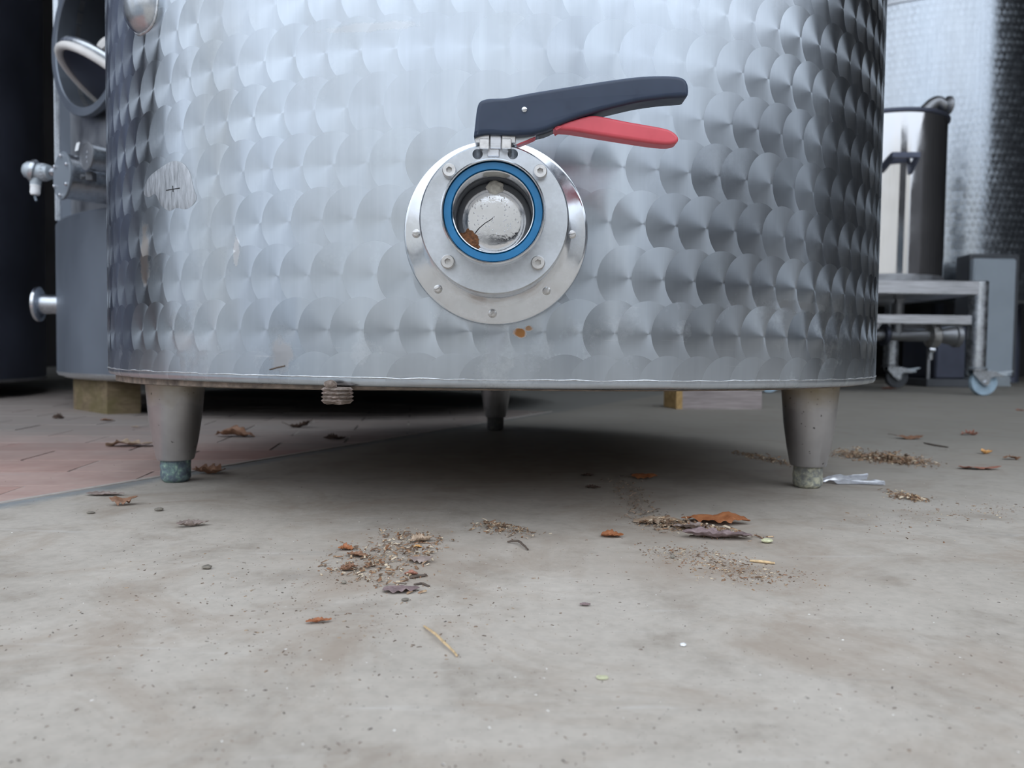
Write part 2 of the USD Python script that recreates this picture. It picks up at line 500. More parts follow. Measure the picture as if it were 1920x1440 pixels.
def crumb_material(name, cols):
    g = Nodes()
    r = g.val(g.add('voronoi_texture', 'color', vector=g.pos(), scale=230.0))
    st = [(0.18 + 0.64 * i / len(cols), c) for i, c in enumerate(cols)]
    g.done(name, base_color=g.add('rgb_ramp', 'color', fac=r, ramp=st, interpolate=False), roughness=0.85)


crumb_material('chaff', [(0.11, 0.065, 0.04), (0.24, 0.135, 0.075), (0.32, 0.20, 0.115), (0.15, 0.095, 0.06), (0.42, 0.30, 0.19), (0.25, 0.125, 0.065), (0.19, 0.12, 0.075), (0.30, 0.20, 0.13), (0.56, 0.47, 0.35)])
crumb_material('dark_chaff', [(0.12, 0.09, 0.07), (0.20, 0.14, 0.10), (0.29, 0.20, 0.14), (0.16, 0.12, 0.09), (0.36, 0.27, 0.19)])
crumb_material('grit', [(0.10, 0.085, 0.075), (0.24, 0.19, 0.16), (0.17, 0.14, 0.12), (0.33, 0.26, 0.21), (0.22, 0.175, 0.15), (0.28, 0.22, 0.18)])
crumb_material('white_flakes', [(0.80, 0.79, 0.76), (0.86, 0.85, 0.83), (0.66, 0.65, 0.62)])

# edge of the brick paving (a straight line on the ground)
E0, E1 = G(0, 945)[:2], G(640, 838)[:2]
ED = (E1 - E0) / np.linalg.norm(E1 - E0)
EN = np.array([-ED[1], ED[0]])                    # towards the bricks


def concrete():
    g = Nodes(); p = g.pos()
    x, y, z = g.xyz(p)
    n1 = g.noise(p, 2.6, 6.0, 0.6)
    n2 = g.noise(p, 14.0, 8.0, 0.68)
    n3 = g.noise(p, 120.0, 4.0, 0.6)
    col = g.ramp(n1, [(0.30, (0.440, 0.398, 0.348)), (0.50, (0.522, 0.475, 0.420)), (0.70, (0.575, 0.528, 0.474))])
    col = g.mix(0.9, col, g.ramp(n2, [(0.28, (0.60, 0.57, 0.54)), (0.47, (0.90, 0.895, 0.89)), (0.72, (1.04, 1.04, 1.04))]), 'multiply')
    col = g.mix(0.5, col, g.ramp(n3, [(0.3, 0.78), (0.6, 1.0)]), 'multiply')
    # brown dust clouds and rusty trails
    dust = g.val(g.ramp(g.noise(p, 7.0, 6.0, 0.7, 0.8), [(0.49, 0.0), (0.66, 0.65)]))
    col = g.mix(dust, col, (0.330, 0.265, 0.210))
    # dust swept together where the litter lies
    acc = None
    for px, py, rx, ry, s in ((760, 1050, .085, .085, .55), (1290, 1000, .10, .06, .55), (1350, 1065, .10, .06, .7), (1650, 868, .15, .09, .5), (1000, 1005, .05, .03, .5), (1010, 855, .20, .28, .95), (640, 1165, .06, .03, .35), (1180, 940, .05, .10, .5)):
        c = G(px, py)
        d = g.m('add', g.m('power', g.m('divide', g.m('subtract', x, float(c[0])), rx), 2.0), g.m('power', g.m('divide', g.m('subtract', y, float(c[1])), ry), 2.0))
        e = g.m('multiply', g.m('exponent', g.m('multiply', d, -1.0)), s)
        acc = e if acc is None else g.m('maximum', acc, e)
    brk = g.val(g.ramp(g.noise(p, 30.0, 6.0, 0.7), [(0.30, 0.25), (0.62, 1.0)]))
    col = g.mix(g.m('multiply', acc, brk), col, (0.270, 0.205, 0.155))
    # dark and pale streaks across the slab
    scr = g.val(g.ramp(g.noise(p, 1.0, 5.0, 0.65, 0.5, sc=(5.0, 42.0, 1.0)), [(0.62, 0.0), (0.74, 0.35)]))
    col = g.mix(scr, col, (0.62, 0.61, 0.59))
    scd = g.val(g.ramp(g.noise(p, 1.0, 5.0, 0.65, 0.5, sc=(4.0, 30.0, 3.0)), [(0.24, 0.4), (0.36, 0.0)]))
    col = g.mix(scd, col, (0.27, 0.26, 0.255))
    # fine dark specks
    spk = g.val(g.ramp(g.noise(p, 260.0, 2.0, 0.5), [(0.70, 0.0), (0.76, 0.7)]))
    col = g.mix(spk, col, (0.16, 0.14, 0.125))
    # blue-grey band along the edge of the bricks
    d = g.m('add', g.m('multiply', g.m('subtract', x, float(E0[0])), float(-EN[0])), g.m('multiply', g.m('subtract', y, float(E0[1])), float(-EN[1])))
    band = g.add('map_range', 'result', value=g.m('add', d, g.m('multiply', g.m('subtract', n2, 0.5), 0.05)), from_min=0.012, from_max=0.035, to_min=0.85, to_max=0.0, clamp=True)
    col = g.mix(band, col, g.ramp(n2, [(0.3, (0.13, 0.15, 0.17)), (0.7, (0.30, 0.335, 0.36))]))
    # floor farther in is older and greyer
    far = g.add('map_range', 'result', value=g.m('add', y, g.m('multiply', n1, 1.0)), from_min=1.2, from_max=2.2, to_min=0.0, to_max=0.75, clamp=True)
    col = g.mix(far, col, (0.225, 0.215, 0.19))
    h = g.m('add', g.m('multiply', n2, 0.7), g.m('multiply', n3, 0.4))
    g.done('concrete', base_color=col, roughness=g.val(g.ramp(n2, [(0.3, 0.62), (0.7, 0.80)])), normal=g.bump(h, 0.22, 0.004), specular_ior_level=0.35)


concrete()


def brick_material(name, a, b):
    g = Nodes(); p = g.pos()
    x, y, z = g.xyz(p)
    n = g.noise(p, 18.0, 6.0, 0.65)
    col = g.ramp(n, [(0.3, a), (0.7, b)])
    s = g.val(g.ramp(g.noise(p, 1.0, 5.0, 0.65, 0.3, sc=(8.0, 60.0, 1.0)), [(0.58, 0.0), (0.72, 0.5)]))
    col = g.mix(s, col, (0.46, 0.40, 0.37))
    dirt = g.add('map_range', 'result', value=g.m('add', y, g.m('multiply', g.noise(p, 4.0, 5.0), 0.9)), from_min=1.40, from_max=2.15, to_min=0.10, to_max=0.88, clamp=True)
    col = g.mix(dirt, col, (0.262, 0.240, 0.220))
    g.done(name, base_color=col, roughness=0.75, normal=g.bump(n, 0.25, 0.003))


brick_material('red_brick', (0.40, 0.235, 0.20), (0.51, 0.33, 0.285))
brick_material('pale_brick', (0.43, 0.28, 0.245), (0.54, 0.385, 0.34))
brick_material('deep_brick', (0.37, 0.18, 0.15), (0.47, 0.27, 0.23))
simple('asphalt', (0.10, 0.098, 0.095), 0.9, 0.0, 0.2, 6.0)
g = Nodes(); p = g.pos()
g.done('joint_mortar', base_color=g.ramp(g.noise(p, 7.0, 5.0, 0.6), [(0.40, (0.10, 0.085, 0.08)), (0.50, (0.20, 0.17, 0.155)), (0.60, (0.50, 0.45, 0.42))]), roughness=0.9)
simple('edge_mortar', (0.44, 0.40, 0.37), 0.9, 0.0, 0.15, 60.0)

# ------------------------------------------------------------------ setting: floor
floor = thing('floor', 'worn grey concrete floor with red brick paving on the left', None, (0, 0, 0), kind='structure')
far_line = E0 - ED * 3.0, E0 + ED * 1.55
area = Polygon([(-60, -60), (60, -60), (60, 60), (-60, 60)])
pv = [tuple(E0 - ED * 0.75), tuple(E0 + ED * 1.62), tuple(E0 + ED * 1.62 + EN * 2.6), tuple(E0 - ED * 0.75 + EN * 2.6)]
paving = Polygon(pv)
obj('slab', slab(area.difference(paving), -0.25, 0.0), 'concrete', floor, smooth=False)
yardp = Polygon([(-60, -60), (60, -60), (60, -3.2), (-60, -3.2)])
obj('yard_asphalt', slab(yardp, 0.0, 0.004), 'asphalt', floor, smooth=False)
obj('brick_bed', slab(paving, -0.25, -0.0009), 'joint_mortar', floor, smooth=False)
strip = Polygon([tuple(E0 - ED * 0.75), tuple(E0 + ED * 1.62), tuple(E0 + ED * 1.62 + EN * 0.008), tuple(E0 - ED * 0.75 + EN * 0.008)])
obj('edge_strip', slab(strip, -0.0025, 0.0012), 'edge_mortar', floor, smooth=False)
rng = random.Random(5)
field = Polygon([tuple(E0 - ED * 0.74 + EN * 0.009), tuple(E0 + ED * 1.61 + EN * 0.009), tuple(E0 + ED * 1.61 + EN * 2.5), tuple(E0 - ED * 0.74 + EN * 2.5)])
ang, bl, bh, gap = math.radians(7.0), 0.232, 0.116, 0.0045
ca, sa = math.cos(ang), math.sin(ang)
nb = 0
for j in range(-2, 34):
    for i in range(-20, 14):
        cx = (i + 0.5 * (j % 2)) * bl - 0.6
        cy = 0.45 + j * bh
        q = [(cx - bl / 2 + gap / 2, cy), (cx + bl / 2 - gap / 2, cy), (cx + bl / 2 - gap / 2, cy + bh - gap), (cx - bl / 2 + gap / 2, cy + bh - gap)]
        q = Polygon([(X * ca - Y * sa, X * sa + Y * ca) for X, Y in q]).intersection(field)
        if q.is_empty or q.geom_type != 'Polygon' or q.area < 4e-4:
            continue
        c = q.centroid
        t = rng.uniform(-0.0003, 0.0006)
        bev = q.buffer(-0.0015)
        m = slab(q, -0.0020, -0.0002 + t)
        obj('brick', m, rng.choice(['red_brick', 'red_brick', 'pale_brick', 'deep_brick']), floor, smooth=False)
        nb += 1

# ------------------------------------------------------------------ setting: shed and yard
def wall(name, b, mat, label, kind='structure'):
    return obj(name, box(*b), mat, smooth=False, label=label, kind=kind)


wall('wall_back', (-6.2, 7.9, 0, 7.2, 8.1, 5.6), 'dark_wall', 'dark back wall of the cellar behind all the tanks')
wall('wall_left', (-4.4, 1.4, 0, -4.2, 7.9, 5.6), 'dark_wall', 'dark side wall of the cellar beyond the dark tank')
wall('wall_right', (5.6, 0.9, 0, 5.8, 7.9, 5.6), 'dark_wall', 'dark side wall of the cellar beyond the grey cabinet')
wall('ceiling', (-6.2, 0.90, 5.6, 7.2, 8.1, 5.8), 'roof_board', 'dark boarded roof over the tanks')
yard = thing('wall_front', 'pale sunlit plaster wall across the yard, mirrored in the steel', None, (0, -15.0, 0), kind='structure')
obj('plaster_face', box(-20, -15.4, 0, 4.0, -15.0, 5.6), 'plaster', yard, smooth=False)
obj('stone_base', box(-20, -15.0, 0, 4.0, -14.94, 0.7), 'dark_wall', yard, smooth=False)
barn = thing('wall_side', 'dark boarded barn wall across the yard', None, (10, -15.0, 0), kind='structure')
obj('board_face', box(4.0, -15.3, 0, 8.2, -15.0, 6.2), 'dark_wall', barn, smooth=False)
obj('board_face', box(12.0, -15.0, 0, 12.3, 0.5, 5.0), 'dark_wall', barn, smooth=False)
gp = thing('wall_pier', 'pale sunlit plaster pier at the left of the yard', None, (-12, -2.0, 0), kind='structure')
obj('pier_face', xf(box(-0.3, -1.4, 0, 0.3, 1.4, 5.5), trimesh.transformations.rotation_matrix(0.6, [0, 0, 1])[:3, :3], (-12, -1.6, 0)), 'plaster', gp, smooth=False)
obj('plaster_face', box(8.2, -15.4, 0, 11.4, -15.0, 6.0), 'plaster', yard, smooth=False)
for k in range(2):
    obj('gate_leaf', box(4.4 + 1.8 * k, -15.0, 0.02, 6.18 + 1.8 * k, -14.93, 3.6), 'gate_paint', barn, smooth=False)

# ------------------------------------------------------------------ main tank
tank = thing('wine_tank', 'large circle-polished stainless steel tank standing on three conical legs', 'tank', (TX, TY, 0))
TOP = 1.62
prof = [(TR, TOP), (TR, TB + 0.006), (TR - 0.0007, TB + 0.003), (TR - 0.0022, TB + 0.001), (TR - 0.006, TB), (TR - 0.03, TB)]
obj('shell', lathe(prof, 256, (TX, TY, 0)), 'circle_polished_steel', tank, smooth=40)
bpv, bpf = arr(lathe([(0, TB + 0.004), (TR - 0.009, TB + 0.004), (TR - 0.009, TB - 0.0005), (TR - 0.016, TB - 0.002), (0, TB - 0.002)], 128, (TX, TY, 0)))
bpv[:, 2] += np.minimum(0, (bpv[:, 0] - TX) / TR * 0.009) * (bpv[:, 2] < TB + .002)
obj('base_plate', (bpv, bpf), 'rusty_rim', tank)
obj('lid_cone', lathe([(TR, TOP), (TR - 0.02, TOP + 0.03), (0.22, TOP + 0.12), (0.2, TOP + 0.2), (0, TOP + 0.2)], 96, (TX, TY, 0)), 'satin_steel', tank)


def on_shell(th, z, off=0.0):
    th, z = np.asarray(th, float), np.asarray(z, float)
    off = np.asarray(off, float)
    return np.stack([TX + (TR + off) * np.sin(th), TY - (TR + off) * np.cos(th), z + 0 * th], -1)


def patch(pixels, h=0.0005, n=90):
    """A thin plate that lies on the shell."""
    uv = np.array([(surf(*q)[0] * TR, surf(*q)[1]) for q in pixels])
    poly = Polygon(smooth_outline(uv, n)).buffer(0)
    b = poly.bounds
    s = max(b[2] - b[0], b[3] - b[1]) / 16
    pts = [p for p in poly.exterior.coords[:-1]]
    for X in np.arange(b[0], b[2], s):
        for Y in np.arange(b[1], b[3], s):
            if poly.buffer(-s * .4).contains(trimesh.path.polygons.Point(X, Y) if hasattr(trimesh.path.polygons, 'Point') else __import__('shapely').Point(X, Y)):
                pts.append((X, Y))
    from scipy.spatial import Delaunay
    import shapely
    pts = np.array(pts); tri = Delaunay(pts).simplices
    cen = pts[tri].mean(1)
    tri = tri[[poly.buffer(1e-6).contains(shapely.Point(*c)) for c in cen]]
    v0 = on_shell(pts[:, 0] / TR, pts[:, 1], h * np.array([0 if k < n else 1 for k in range(len(pts))]) + 0.0001)
    # outward facing
    a, b_, c = v0[tri[:, 0]], v0[tri[:, 1]], v0[tri[:, 2]]
    nr = np.cross(b_ - a, c - a)
    out = (a[:, :2] - [TX, TY])
    flip = (nr[:, :2] * out).sum(1) < 0
    tri[flip] = tri[flip][:, ::-1]
    return v0, tri


import shapely
# seam bead just above the rim
th = np.linspace(0, 2 * np.pi, 420, endpoint=False)
wob = meshkit.noise(np.stack([th * 40, th * 0, th * 0], 1), 3)
pts = on_shell(th, TB + 0.0085 + (wob - .5) * 0.0012)
v, f = tube(np.vstack([pts, pts[:1]]), 0.0004 + 0.0005 * np.r_[wob, wob[0]], 6, caps=False)
obj('weld_bead', (v, f), 'weld_bead', tank, smooth=True)

RL = 0.4819
for k, (a, mat, lab) in enumerate(((-5 * math.pi / 6, 'verdigris_crust', 'green and white crusted foot'), (-math.pi / 6, 'lime_crust', 'lime crusted foot'), (math.pi / 2, 'dark_crust', None))):
    a += 0.0198
    c = (TX + RL * math.cos(a), TY + RL * math.sin(a), 0)
    lg = obj('leg', lathe([(0, TB - 0.005), (0.0365, TB - 0.005), (0.0355, TB - 0.02), (0.0325, 0.085), (0.028, 0.055), (0.0232, 0.031), (0.0222, 0.0292), (0.0, 0.0292)], 48, c), 'leg_steel', tank)
    pr = [(0, 0.032), (0.0186, 0.032), (0.0190, 0.024), (0.0186, 0.008), (0.0172, 0.003), (0.0140, 0.0), (0, 0.0)]
    fv, ff = arr(trimesh.remesh.subdivide_loop(*[np.array(q) for q in arr(lathe(pr, 28, c))], iterations=1)) if False else arr(lathe([(0, 0.032)] + [(0.0186 - max(0, .004 - z) * 1.1, z) for z in np.linspace(0.032, 0.0, 14)] + [(0, 0.0)], 48, c))
    d = fv - np.array(c); rad = np.hypot(d[:, 0], d[:, 1]); k2 = rad > 0.005
    bump = (meshkit.fbm(fv * 190, 3, 4) - .5) * (0.0022 if mat != 'dark_crust' else 0.001)
    fv[k2, :2] += d[k2, :2] / rad[k2, None] * bump[k2, None]
    LOC[lg] = LOC[tank]
    obj('foot', (fv, ff), mat, lg, smooth=50, label=lab)

# boss near the upper left, drain stub, scars and stains
t0, z0 = surf(271, -2)
w_ = 0.0300
bs = trimesh.creation.icosphere(4, 1.0)
n0 = np.array([math.sin(t0), -math.cos(t0), 0]); e0 = np.array([math.cos(t0), math.sin(t0), 0])
bv = np.array(bs.vertices)
_q = np.hypot(bv[:, 0], bv[:, 2]) / np.maximum((np.abs(bv[:, 0]) ** 2.8 + np.abs(bv[:, 2]) ** 2.8) ** (1 / 2.8), 1e-9)
bv[:, [0, 2]] *= _q[:, None]
bv = on_shell(t0, z0) + bv[:, :1] * 0.030 * e0 + bv[:, 2:] * 0.0345 * [0, 0, 1] + bv[:, 1:2] * 0.020 * n0
obj('boss', (bv, bs.faces), 'satin_steel', tank, smooth=True, label='smooth rounded steel boss')
t1 = surf(270, 58)
obj('boss_weld', tube([on_shell(t0 + 0.0545 * math.copysign(abs(math.cos(a)) ** (2 / 2.8), math.cos(a)), z0 + 0.0352 * math.copysign(abs(math.sin(a)) ** (2 / 2.8), math.sin(a)), 0.0004) for a in np.linspace(0, 2 * np.pi, 60)], 0.0016, 6, False), 'weld_bead', tank, smooth=True)
c = P(633, 735, 0.716); c[2] = TB
pr = [(0, 0.0)] + [(0.0137 + 0.0011 * (1 if k % 2 else -1), -0.001 - 0.0017 * k) for k in range(9)] + [(0.0115, -0.016), (0, -0.016)]
dv, df = arr(lathe(pr, 48, c))
dv = dv + (meshkit.fbm(dv * 260, 3, 9)[:, None] - .5) * 0.0022
obj('drain_stub', (dv, df), 'drain_crust', tank, smooth=60, label='crusted threaded drain stub')
lump = trimesh.creation.icosphere(3, 1.0)
lv = np.array(lump.vertices) * [0.0062, 0.004, 0.0042]; lv *= 1 + .35 * (meshkit.fbm(lv * 400, 3, 2)[:, None] - .5)
obj('crust_lump', (lv + P(620, 721, 0.708), lump.faces), 'drain_crust', tank, smooth=True)
for px, py in ((430, 723), (1418, 731)):
    lv = np.array(lump.vertices) * [0.0105, 0.004, 0.0020]; lv *= 1 + .5 * (meshkit.fbm(lv * 200, 3, 2)[:, None] - .5)
    obj('sealant_drip', (lv + G(px, py, TB - 0.0075), lump.faces), 'sealant', tank, smooth=True, label='pale drip of sealant under the rim')
obj('weld_scar', patch([(268, 365), (275, 335), (300, 315), (325, 300), (345, 305), (358, 325), (362, 352), (372, 375), (350, 395), (330, 388), (318, 398), (300, 385), (292, 360), (280, 372)]), 'ground_weld', tank, label='pale ground-down weld scar', smooth=50)
for ln in ([(313, 357), (338, 353)], [(325, 349), (326, 360)]):
    obj('scratch', tube([on_shell(*surf(*q), 0.0007) for q in ln], 0.0005, 6), 'dark_void', tank)
obj('scratch', tube([on_shell(*surf(*q), 0.0004) for q in ((506, 693), (520, 689), (534, 686))], 0.0007, 6), 'dark_twig', tank)

# ------------------------------------------------------------------ butterfly valve
VX, VZ = -0.0160, 0.2800
valve = thing('butterfly_valve', 'stainless butterfly valve with black handle on the tank front', 'valve', (VX, 0.69, VZ))
VC = (VX, 0, VZ)
AY = (0, 1, 0)


def ring(prof, n=128, closed=True):
    """prof: (radius, y) about the valve's axis."""
    return lathe(prof, n, (VX, 0, VZ), AY, closed)


obj('flange', ring([(0.040, 0.707), (0.0815, 0.707), (0.0820, 0.6945), (0.0810, 0.6915), (0.0790, 0.6905), (0.0670, 0.6880), (0.0610, 0.6850), (0.0570, 0.6800), (0.0550, 0.6720), (0.0545, 0.652), (0.040, 0.652)]), 'bright_steel', valve)


def mf(mesh):
    v, f = arr(mesh)
    t = trimesh.Trimesh(v, f, process=True); t.merge_vertices()
    if t.volume < 0:
        t.invert()
    return m3.Manifold(m3.Mesh(np.asarray(t.vertices, np.float32), np.asarray(t.faces, np.uint32)))


body = mf(ring([(0.0325, 0.656), (0.0590, 0.656), (0.0600, 0.655), (0.0600, 0.6245), (0.0588, 0.6230), (0.0325, 0.6230)]))
for px in (895.5, 961.5):
    q = P(px, 289, 0.623)
    body = body - mf(cyl((q[0], 0.615, q[2]), (q[0], 0.653, q[2]), 0.0041, 24))
obj('body', body, 'satin_steel', valve, smooth=30)
obj('collar', ring([(0.0312, 0.6455), (0.0385, 0.6455), (0.0378, 0.6240), (0.0372, 0.6080), (0.0385, 0.6030), (0.0402, 0.6005), (0.0402, 0.5915), (0.0398, 0.5892), (0.0388, 0.5882), (0.0381, 0.5890), (0.0379, 0.5945), (0.0312, 0.5945), (0.0308, 0.5955)]), 'bright_steel', valve, smooth=30)
obj('gasket', ring([(0.0316, 0.5948), (0.0316, 0.5922), (0.0322, 0.5908), (0.0372, 0.5908), (0.0378, 0.5918), (0.0378, 0.5948)]), 'blue_rubber', valve, label='blue rubber seal ring')
obj('inner_lip', ring([(0.0316, 0.5915), (0.0316, 0.6050), (0.0303, 0.6050), (0.0303, 0.5912), (0.0310, 0.5906)]), 'bright_steel', valve)
obj('seat', ring([(0.0304, 0.613), (0.0335, 0.613), (0.0335, 0.652), (0.0296, 0.652), (0.0298, 0.628), (0.0304, 0.620)]), 'dark_frame', valve, label='dark rubber valve seat')
disc = mf(lathe([(0, 0.6215), (0.010, 0.6217), (0.020, 0.6223), (0.0280, 0.6232), (0.0299, 0.6250), (0.0299, 0.6300), (0, 0.6320)], 96, VC, AY))
obj('disc', disc, 'disc_steel', valve, smooth=40, label='polished closing disc')
bossv, bossf = arr(trimesh.creation.icosphere(3, 1.0))
obj('sediment', (bossv * [0.0068, 0.0025, 0.0055] * (1 + .5 * (meshkit.fbm(bossv * 2.2, 3, 5)[:, None] - .5)) + [VX + 0.0005, 0.6225, VZ + 0.0250], bossf), 'sediment_white', valve, label='pale crust at the top of the disc')
obj('sediment', (bossv * [0.0080, 0.0045, 0.0095] * (1 + .9 * (meshkit.fbm(bossv * 3.2, 3, 6)[:, None] - .5)) + [VX - 0.0205, 0.6215, VZ - 0.0195], bossf), 'rust_brown', valve, label='brown rusty lump at the lower left')
obj('fibre', tube([P(x, y, 0.6216) for x, y in ((890, 438), (898, 428), (910, 418), (920, 412), (927, 406))], 0.00035, 5), 'dark_void', valve, label='single dark fibre on the disc')
rr = np.random.default_rng(3); drops = []
ds = trimesh.creation.icosphere(1, 1.0)
for _ in range(70):
    a, q = rr.uniform(0, 6.283), 0.022 * math.sqrt(rr.random())
    X, Z = q * math.cos(a), q * math.sin(a) * .8 + .003
    s = rr.uniform(0.00025, 0.0006)
    drops.append((np.array(ds.vertices) * [s, s * .6, s * rr.uniform(1, 1.9)] + [VX + X, 0.6213 + (X * X + Z * Z) * 2.0, VZ + Z], ds.faces))
obj('water_drops', cat(*drops), 'mirror_steel', valve, smooth=True, kind='stuff')

# socket-head bolts and slotted flange screws
hexp = [(0.0026 * math.cos(k * math.pi / 3 + .4), 0.0026 * math.sin(k * math.pi / 3 + .4)) for k in range(6)]
for px, py in ((842, 318), (1013, 320), (1009, 492), (839, 490)):
    q = P(px, py, 0.6155)
    m = mf(lathe([(0, 0.6300), (0.0050, 0.6300), (0.0056, 0.6250), (0.0056, 0.6172), (0.0049, 0.6160), (0, 0.6160)], 40, (q[0], 0, q[2]), AY))
    hx = m3.CrossSection([hexp]).extrude(0.0045).rotate((-90, 0, 0)).translate((q[0], 0.6150, q[2]))
    obj('socket_bolt', m - hx, 'cast_steel', valve, smooth=30)
for px, py, a in ((779, 436, 0.05), (1073, 438, 0.15), (820, 541, 0.5), (1025, 544, 1.1), (923, 587, 0.85)):
    q = P(px, py, 0.683)
    rr2 = math.hypot(q[0] - VX, q[2] - VZ)
    yb = 0.6905
    m = mf(lathe([(0, yb + .004), (0.0039, yb + .004), (0.0040, yb - 0.0012), (0.0036, yb - 0.0030), (0.0024, yb - 0.0042), (0, yb - 0.0046)], 32, (q[0], 0, q[2]), AY))
    m = m - m3.Manifold.cube((0.012, 0.0022, 0.0010), True).rotate((0, -math.degrees(a), 0)).translate((q[0], yb - 0.0042, q[2]))
    obj('slotted_screw', m, 'cast_steel', valve, smooth=30)


def c5(x, y):
    return 850 + x / 4.0, 100 + y / 4.0


def bx5(x0, y0, x1, y1, Y, t, bev=0.0005):
    return bxp(*c5(x0, y0), *c5(x1, y1), Y, t, bev)


brk = bx5(162, 596, 272, 668, 0.6175, 0.026) + bx5(196, 640, 270, 714, 0.6150, 0.026) + bx5(362, 596, 468, 668, 0.6175, 0.026) + bx5(362, 640, 436, 714, 0.6150, 0.026) + bx5(240, 596, 390, 690, 0.6230, 0.020)
obj('stem_bracket', brk, 'cast_steel', valve, smooth=30)
obj('stem', cat(bx5(274, 585, 360, 712, 0.6185, 0.018), bx5(256, 690, 346, 770, 0.6205, 0.012)), 'brushed_steel', valve, smooth=30)
hand = [(150, 628), (158, 560), (170, 450), (178, 395), (192, 358), (225, 340), (270, 331), (330, 330), (400, 327), (480, 309), (590, 288), (700, 270), (850, 246), (1000, 222), (1150, 199), (1300, 178), (1400, 167), (1490, 162), (1600, 161), (1690, 166), (1738, 184), (1762, 220), (1767, 260), (1767, 300), (1755, 322), (1700, 326), (1600, 332), (1500, 344), (1380, 362), (1250, 392), (1120, 424), (1000, 458), (850, 510), (750, 552), (690, 577), (610, 598), (540, 608), (450, 612), (380, 606), (300, 601), (220, 604), (165, 622)]
YH = 0.6130
hp = np.array([P(*c5(*q), YH)[[0, 2]] for q in hand])
hn = obj('handle', rounded_prism(smooth_outline(hp, 220, 1), YH, YH + 0.024, 0.0035), 'black_plastic', valve, smooth=50, label='black plastic lever handle')
q = P(*c5(533, 422), YH)
obj('rivet', lathe([(0, -0.0016), (0.0012, -0.0014), (0.0021, -0.0006), (0.0023, 0.001), (0, 0.001)], 24, (q[0], YH, q[2]), AY), 'bright_steel', hn, label='small steel rivet')
trig = [(742, 566), (765, 552), (830, 515), (1000, 466), (1060, 461), (1130, 472), (1300, 508), (1450, 533), (1600, 560), (1655, 586), (1690, 622), (1693, 650), (1672, 674), (1610, 684), (1500, 675), (1300, 645), (1100, 613), (950, 588), (860, 574), (790, 570)]
YT = 0.6160
tp = np.array([P(*c5(*q), YT)[[0, 2]] for q in trig])
obj('trigger', rounded_prism(smooth_outline(tp, 160, 1), YT, YT + 0.016, 0.0026), 'red_plastic', valve, smooth=50, label='red release trigger')
lp = np.array([P(*c5(*q), 0.621)[[0, 2]] for q in [(430, 640), (470, 618), (620, 592), (622, 622), (560, 648), (490, 682), (445, 690)]])
obj('latch_plate', rounded_prism(smooth_outline(lp, 60, 1), 0.621, 0.631, 0.0006, 2), 'satin_steel', valve)
lp = np.array([P(*c5(*q), 0.622)[[0, 2]] for q in [(615, 590), (760, 545), (770, 570), (700, 606), (625, 626)]])
obj('latch_arm', rounded_prism(smooth_outline(lp, 60, 1), 0.622, 0.632, 0.0006, 2), 'dark_frame', valve)
lp = np.array([P(*c5(*q), 0.6215)[[0, 2]] for q in [(470, 684), (560, 650), (615, 627), (618, 634), (540, 668), (480, 692)]])
obj('trigger_tongue', rounded_prism(smooth_outline(lp, 60, 1), 0.6205, 0.630, 0.0003, 2), 'red_plastic', valve)

# ------------------------------------------------------------------ jacketed tank on the left
JX, JY, JR, JB, JT = -0.642, 2.686, 0.81, 0.092, 0.530
jt = thing('jacketed_tank', 'grey steel tank with a cooling jacket and open manhole, left behind the main tank', 'tank', (JX, JY, 0))
VR = 0.770
obj('jacket', lathe([(0, JB), (JR - 0.02, JB), (JR - 0.006, JB + 0.004), (JR, JB + 0.014), (JR, JT - 0.004), (JR - 0.003, JT), (VR, JT + 0.012), (VR - 0.02, JT + 0.012)], 192, (JX, JY, 0)), 'jacket_steel', jt)
obj('rim_seam', lathe([(JR - 0.022, JB - 0.001), (JR - 0.004, JB + 0.002), (JR + 0.001, JB + 0.010), (JR + 0.001, JB + 0.013), (JR - 0.003, JB + 0.006), (JR - 0.02, JB - 0.004)], 192, (JX, JY, 0), closed=True), 'weld_bead', jt)
nm = np.array([-0.669, -0.744, 0.0]); nm /= np.linalg.norm(nm)
nh = np.array([-0.591, -0.805, 0.0]); nh /= np.linalg.norm(nh)
mc = np.array([JX, JY, 0.981]) + nh * VR
upper = mf(lathe([(0, JT - 0.05), (VR, JT - 0.05), (VR, 1.9), (0.3, 2.1), (0, 2.1)], 192, (JX, JY, 0))) - mf(lathe([(0, JT), (VR - 0.012, JT), (VR - 0.012, 1.88), (0, 1.88)], 96, (JX, JY, 0)))
upper = upper - mf(cyl(mc - nh * 0.18, mc + nh * 0.15, 0.178, 64))
obj('vessel', upper, 'dull_steel', jt, smooth=40)
obj('manhole_neck', lathe([(0.178, -0.10), (0.178, 0.027), (0.181, 0.030), (0.201, 0.030), (0.203, 0.027), (0.203, 0.016), (0.190, 0.010), (0.186, -0.09)], 96, mc, nh, closed=True), 'jacket_steel', jt, label='round manhole frame')
pa = math.atan2(nm[1], nm[0]) - 0.135
aa = math.radians(-13.44)
pd = math.atan2(-math.cos(aa), math.sin(-aa))
